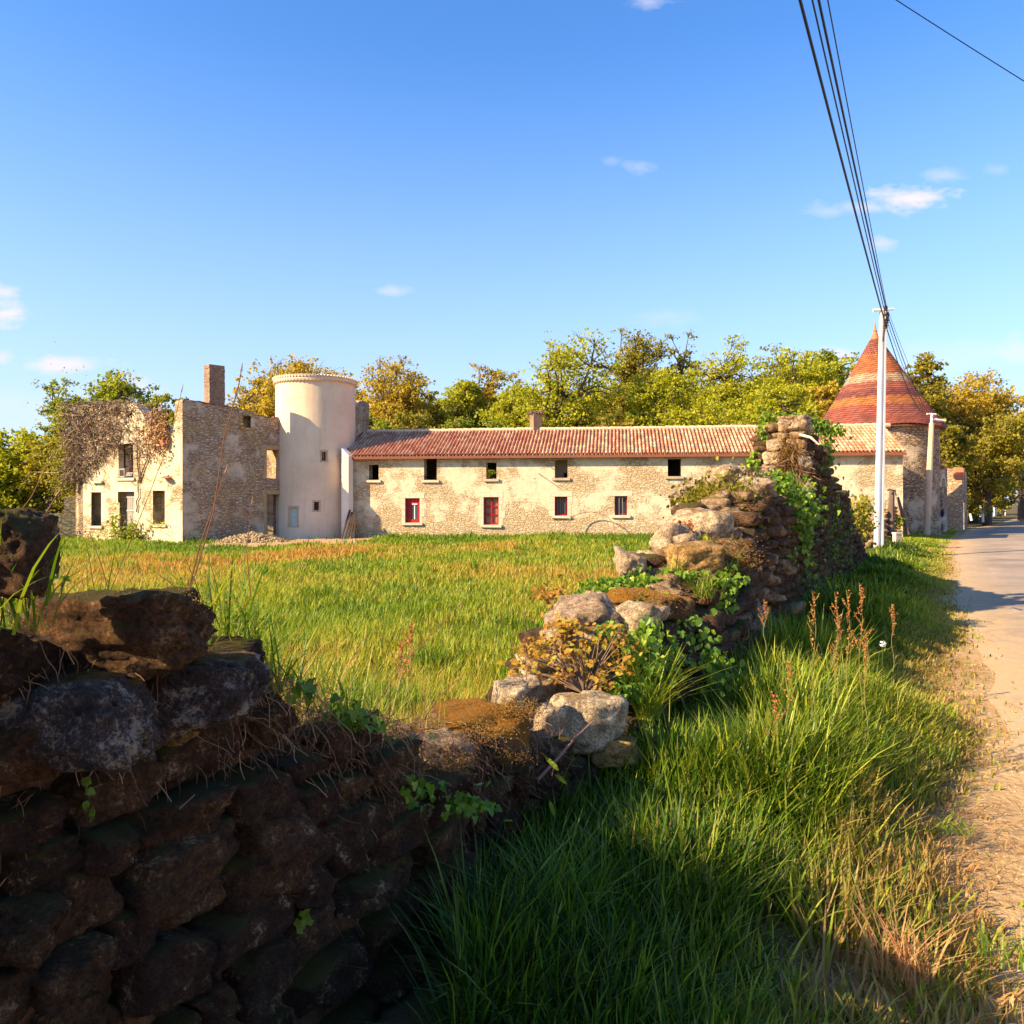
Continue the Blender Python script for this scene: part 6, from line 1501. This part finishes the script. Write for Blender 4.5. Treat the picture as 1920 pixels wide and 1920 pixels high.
# ================================================================ trees
def tree(name, label, u, vtop, wpx, Y, mat_, seed, n_cl=80, n_leaf=95, leaf=.19, trunk_vis=.35, crown0=.28, open_=.0, spread=.085, group='trees behind the farm', lobes=5, lean=0.0, twig=1.0, tone_sh=0.0):
    rg = np.random.default_rng(seed); rp = random.Random(seed)
    n_cl = int(n_cl * 2.3); n_leaf = int(n_leaf * 1.25); leaf *= 1.0; lobes += 2; spread *= 1.05; crown0 *= .8; Wd = wpx * 1.12 / F * Y
    H = ZV(vtop, Y); x0 = XU(u, Y)
    root = empty(name, (x0, Y, 0)); tag(root, label, 'tree', group)
    # crown lobes
    lob = []
    for k in range(lobes):
        a = rp.uniform(0, 6.28); rr = Wd * .26 * (1 if k else 0); zc = H * (crown0 + (1 - crown0) * (rp.uniform(.25, .8) if k else .62))
        lob.append((np.array([math.cos(a) * rr, math.sin(a) * rr, zc]), Wd * rp.uniform(.26, .38), H * (1 - crown0) * rp.uniform(.26, .40)))
    pts = []
    while len(pts) < n_cl:
        L = lob[rp.randrange(len(lob))]; d = rg.normal(size=3); d /= np.linalg.norm(d); r = rg.uniform(.05, 1.0) ** .45
        p = L[0] + d * r * np.array([L[1], L[1], L[2]])
        if p[2] > H * .985 or p[2] < H * crown0 * .7: continue
        pts.append(p)
    pts = np.array(pts); 
    pts[:, 2] *= H / max(pts[:, 2].max() + spread * Wd * .6, 1e-3); pts[:, 0] *= (Wd / 2 - spread * Wd * .5) / max(np.abs(pts[:, 0]).max(), 1e-3); pts[:, 1] *= .8
    pts[:, 0] += lean * pts[:, 2]
    br = MB(); trk = MB()
    hz_ = H * .62; r0 = H * .027 + .07
    tp_ = [Vector((math.sin(k * .9 + seed) * .10 * k / 3 + lean * hz_ * k / 6, math.cos(k * 1.1 + seed) * .08 * k / 3, hz_ * k / 6 - (.3 if k == 0 else 0))) for k in range(7)]
    trk.tube(tp_, [r0 * (1.25 - .13 * k) for k in range(7)], 8)
    nl = 8; ends = pts[rg.choice(len(pts), nl, replace=False)]; limbs = []
    for e in ends:
        f = rp.uniform(.3, .85); s = tp_[int(f * 6)]; e = Vector(e) * .88 + Vector((0, 0, 0))
        m1 = s.lerp(e, .35) + Vector((rp.gauss(0, .3), rp.gauss(0, .3), rp.uniform(0, .5))); m2 = s.lerp(e, .7) + Vector((rp.gauss(0, .3), rp.gauss(0, .3), rp.uniform(.1, .6)))
        lp = [s, m1, m2, e]; limbs.append(lp); br.tube(lp, [r0 * .5, r0 * .36, r0 * .24, r0 * .12], 6)
    allp = [(q_, i, j) for i, lp in enumerate(limbs) for j, q_ in enumerate(lp) if j]
    for p in pts:
        p = Vector(p); s = min(allp, key=lambda q_: (q_[0] - p).length + (0.6 * max(0, q_[0].z - p.z)))[0]
        m_ = s.lerp(p, .5) + Vector((rp.gauss(0, .25), rp.gauss(0, .25), rp.gauss(.15, .2)))
        br.tube([s, m_, p], [r0 * .15, r0 * .10, r0 * .05], 4)
        for _ in range(int(3 * twig)):
            d = Vector(np.clip(rg.normal(size=3), -1.4, 1.4) * spread * Wd * .6); d.z = abs(d.z) * .9; br.tube([p.lerp(m_, .2), p + d * .5 + Vector((0, 0, .05)), p + d], [r0 * .05, r0 * .035, .008], 3)
    trk.build('trunk', M_BARK, root).location = (0, 0, 0); br.build('branches', M_BARK, root)
    # leaves: each cluster made of small sprays
    ct = rg.normal(0, .12, len(pts)); Q = []; T = []
    for p, c in zip(pts, ct):
        ns = 6; sc_ = rg.normal(size=(ns, 3)) * spread * Wd * .62 * np.array([1, 1, .7])
        for s_ in sc_:
            k = max(2, int(n_leaf / ns)); q_ = p + s_ + rg.normal(size=(k, 3)) * spread * Wd * .30 * np.array([1, 1, .6]); Q.append(q_); T.append(np.full(k, c + rg.normal(0, .08)))
    Q = np.concatenate(Q); T = np.concatenate(T)
    ok = (Q[:, 2] > .2) & (Q[:, 2] < H * 1.005) & (np.abs(Q[:, 0]) < Wd * .56); Q = Q[ok]; T = T[ok]
    N = rg.normal(size=Q.shape) + np.array([-.3, -.2, .6]); tone = np.clip(.5 + T + tone_sh + rg.normal(.06, .17, len(Q)), 0, 1)
    leaf_mesh('crown', Q, N, leaf * rg.uniform(.55, 1.35, len(Q)), tone, DIAM, mat_, root)
    for ch_ in root.children: ch_.matrix_parent_inverse.identity(); 
T_ = tree
T_('tree', 'broad yellow green tree at the far left edge', 20, 800, 200, 52, M_L_YG, 1, 90, 110, .2, crown0=.12, tone_sh=-.12)
T_('tree', 'darker tree between the left edge and the garden wall', 95, 822, 150, 50, M_L_OL, 2, 80, 110, .2, crown0=.08)
T_('tree', 'wispy pale crowned tree left of the mansion top', 128, 712, 90, 58, M_L_G, 3, 34, 55, .16, crown0=.3, twig=2)
T_('tree', 'bright green tree behind the mansion creeper', 215, 700, 170, 60, M_L_G, 4, 62, 90, .2, crown0=.3, tone_sh=.15)
T_('tree', 'small green tree seen in the gap of the mansion wall', 318, 742, 80, 56, M_L_G, 5, 40, 80, .16, crown0=.2, twig=2)
T_('oak_tree', 'bronze tree just left of the plaster tower', 490, 706, 170, 60, M_L_BR, 6, 70, 100, .18, crown0=.3)
T_('oak_tree', 'rounded bronze oak rising directly behind the plaster tower', 585, 668, 220, 62, M_L_BR, 7, 150, 110, .18, crown0=.3)
T_('oak_tree', 'tall bronze oak with visible trunk right of the plaster tower', 736, 660, 175, 60, M_L_BR, 8, 110, 80, .17, crown0=.22, twig=2)
T_('tree', 'low olive tree right of the bronze oak', 818, 732, 110, 62, M_L_OL, 9, 60, 80, .18, crown0=.2)
T_('tree', 'olive tree with yellow leaves half hidden left of the brown one', 862, 714, 90, 66, M_L_YG, 10, 55, 75, .18, crown0=.3, tone_sh=-.15)
T_('oak_tree', 'brown leaved oak left of the big open crowned oak', 910, 680, 105, 68, M_L_BR, 11, 55, 75, .18, crown0=.35, tone_sh=-.1)
T_('tree', 'bushy yellow green tree behind the wing chimney', 955, 722, 170, 58, M_L_YG, 12, 85, 95, .18, crown0=.15)
T_('oak_tree', 'big open crowned green oak with dark limbs behind the wing', 1052, 630, 200, 56, M_L_YG, 13, 52, 62, .18, crown0=.34, open_=.3, twig=1.5, tone_sh=-.05)
T_('tree', 'low brown olive tree right of the open crowned oak', 1150, 738, 120, 62, M_L_OL, 14, 62, 85, .17, crown0=.1)
T_('oak_tree', 'tall thin oak with bare twigs leaning left behind the wing', 1205, 622, 120, 66, M_L_OL, 15, 46, 60, .16, crown0=.45, twig=2.5, tone_sh=.15)
T_('oak_tree', 'thin topped oak just right of the leaning one', 1268, 618, 90, 68, M_L_OL, 16, 42, 62, .16, crown0=.45, twig=2.5, tone_sh=.12)
T_('tree', 'dense yellow green tree right of centre behind the wing', 1245, 690, 150, 56, M_L_YG, 17, 90, 110, .17, crown0=.12)
T_('tree', 'widest yellow green tree behind the wing', 1385, 628, 190, 62, M_L_YG, 18, 110, 85, .17, crown0=.2, twig=1.5)
T_('tree', 'low yellow green tree in front of the widest one', 1340, 735, 170, 54, M_L_YG, 19, 85, 105, .17, crown0=.1, tone_sh=.1)
T_('tree', 'yellow green tree left of the dovecote roof', 1480, 642, 160, 62, M_L_YG, 20, 95, 95, .18, crown0=.2, tone_sh=-.08)
T_('tree', 'lower yellow green tree behind the tall wall fragment', 1455, 722, 170, 54, M_L_YG, 21, 90, 105, .17, crown0=.1)
T_('tree', 'green tree touching the left slope of the dovecote roof', 1560, 655, 120, 64, M_L_G, 22, 70, 95, .18, crown0=.2, tone_sh=.15)
T_('oak_tree', 'bronze tinged tree peeping beside the dovecote eave', 1555, 720, 90, 56, M_L_BR, 23, 55, 90, .17, crown0=.1)
T_('oak_tree', 'dark bronze tree right behind the dovecote roof', 1722, 668, 120, 66, M_L_OL, 24, 80, 95, .2, crown0=.15, twig=2, tone_sh=-.1)
T_('oak_tree', 'large rusty crowned oak over the roadside ruin', 1828, 692, 190, 70, M_L_BR, 25, 120, 110, .2, crown0=.15, tone_sh=-.08)
T_('tree', 'thin olive willow standing before the rusty oak', 1850, 778, 150, 64, M_L_OL, 26, 75, 90, .17, crown0=.2, twig=3, tone_sh=.08)
T_('tree', 'dark tree filling the gap above the gateway', 1775, 800, 90, 60, M_L_OL, 27, 70, 95, .19, crown0=.05, tone_sh=-.15)
T_('tree', 'sparse tree at the right edge over the lane', 1918, 742, 90, 78, M_L_BR, 28, 50, 70, .2, crown0=.3, twig=2)
T_('tree', 'yellow green tree at the right edge of the lane', 1925, 830, 90, 84, M_L_YG, 29, 60, 85, .2, crown0=.25)
for i, (u, v, w, Y, m_) in enumerate([(700, 775, 90, 54, M_L_G), (775, 775, 110, 53, M_L_OL), (850, 782, 100, 52, M_L_G), (920, 788, 80, 51, M_L_G), (1000, 778, 110, 54, M_L_OL), (1090, 775, 110, 54, M_L_G), (1165, 782, 90, 52, M_L_OL), (1500, 778, 120, 52, M_L_G), (1270, 768, 110, 52, M_L_YG), (1410, 770, 120, 51, M_L_YG)]):
    T_('hedge_tree', ['small green bush right beside the plaster tower', 'wispy olive bush below the tall bronze oak', 'green bush left of the chimney', 'tiny green bush touching the chimney', 'olive bush right of the chimney', 'green bush under the big open oak', 'olive bush in the sky gap', 'green bush beside the ivy topped fragment', 'yellow green bush above the last wing window', 'yellow green bush left of the ivy'][i], u, v, w, Y, m_, 40 + i, 44, 80, .15, crown0=.05, twig=2, group='bushes showing over the wing roof')
for i, (u, v, w, Y) in enumerate([(1790, 905, 130, 95), (1862, 912, 70, 100), (1845, 880, 90, 90), (60, 905, 150, 60), (-60, 860, 160, 56)]):
    T_('hedge_tree', ['dark low tree behind the roadside ruin', 'dark hedge tree closing the lane', 'shaded tree above the white stakes', 'dark bush low behind the garden wall', 'tree outside the left edge'][i], u, v, w, Y, M_L_OL, 60 + i, 46, 80, .22, crown0=.02, group='low trees closing the view', tone_sh=-.2)
for i, (u, v, w, Y, m_) in enumerate([(540, 730, 200, 74, M_L_BR), (665, 720, 170, 76, M_L_OL), (790, 738, 160, 74, M_L_YG), (880, 724, 160, 76, M_L_OL), (985, 700, 160, 74, M_L_YG), (1110, 722, 190, 74, M_L_OL), (1180, 706, 150, 76, M_L_YG), (1300, 668, 180, 76, M_L_YG), (1440, 660, 170, 76, M_L_OL), (1530, 672, 170, 74, M_L_YG)]):
    T_('tree', ['rusty filler tree low behind the plaster tower', 'olive tree in the gap right of the plaster tower', 'yellow green tree behind the tall bronze oak', 'olive tree behind the brown leaved oak', 'yellow tree between the chimney bush and the open oak', 'olive tree behind the gap right of the open oak', 'yellow green tree below the leaning thin oak', 'yellow green tree filling behind the thin topped oaks', 'olive tree deep behind the widest tree', 'yellow green tree deep behind the ivy fragment'][i], u, v, w, Y, m_, 80 + i, 75, 90, .23, crown0=.12, group='second row of trees behind the farm')
# distant tree line closing the horizon
rg = np.random.default_rng(77); Q = []
for k in range(2600):
    x = rg.uniform(-170, 150); y = 120 + rg.uniform(-8, 8) + .1 * abs(x); hh = 7 + 3 * math.sin(x * .11) + 2 * math.sin(x * .37)
    if abs(x - road_edge(y) - 3) < 6: continue
    Q.append(np.array([x, y, rg.uniform(0, hh)]) + rg.normal(size=(14, 3)) * .8)
Q = np.concatenate(Q); Q = Q[Q[:, 2] > 0]
tag(leaf_mesh('distant_wood', Q, rg.normal(size=Q.shape) + np.array([-.3, -.3, .5]), rg.uniform(.5, 1.0, len(Q)), np.clip(rg.normal(.35, .2, len(Q)), 0, 1), DIAM, M_L_OL), 'distant wood behind the farm trees', 'wood', None, 'stuff')

# grit and small stones on the sandy strip
gv = Rocks(); rp_ = random.Random(12)
for k in range(2600):
    y = 1.6 + 14 * rp_.random() ** 2; side_ = rp_.uniform(-.75, .9); x = side_ + WS * y
    if x > road_edge(y) + .5: continue
    s_ = rp_.uniform(.004, .010) * (1 + .12 * y) * (2.2 if rp_.random() < .04 else 1)
    gv.add((x, y, float(gz(x, y)) + s_ * .1), (s_ * 1.5, s_, s_ * .6), (0, 0, rp_.uniform(0, 3)), 1, k % 40, rp_.random())
tag(gv.build('gravel', plain('grit', (.50, .35, .20), .35, 30), None, False), 'loose grit scattered over the sandy strip', 'gravel', None, 'stuff')

def litter():
    n_ = 26000; Y = 1.6 + 13 * RN.random(n_) ** 2; sd_ = RN.uniform(-1.2, .55, n_); X = sd_ + WS * Y
    k = (RN.random(n_) < np.clip(.9 - np.abs(sd_ + .25) * 1.2 + .4 * vnoise(X, Y, 3, 71), .04, 1)) & (X < road_edge(Y) - .02); X, Y = X[k], Y[k]; N = len(X)
    return blades('dead_straw', np.stack([X, Y, gz(X, Y) + .004], -1), RN.uniform(.02, .07, N), RN.uniform(.0015, .0035, N) * (1 + .1 * Y), RN.uniform(0, 6.28, N), RN.uniform(1.5, 4, N), RN.uniform(0, .4, N), RN.uniform(0, .75, N), M_DRYG, lv=(0, .5, 1))
tag(litter(), 'dead straw and short dry blades littering the sandy verge', 'straw', None, 'stuff')
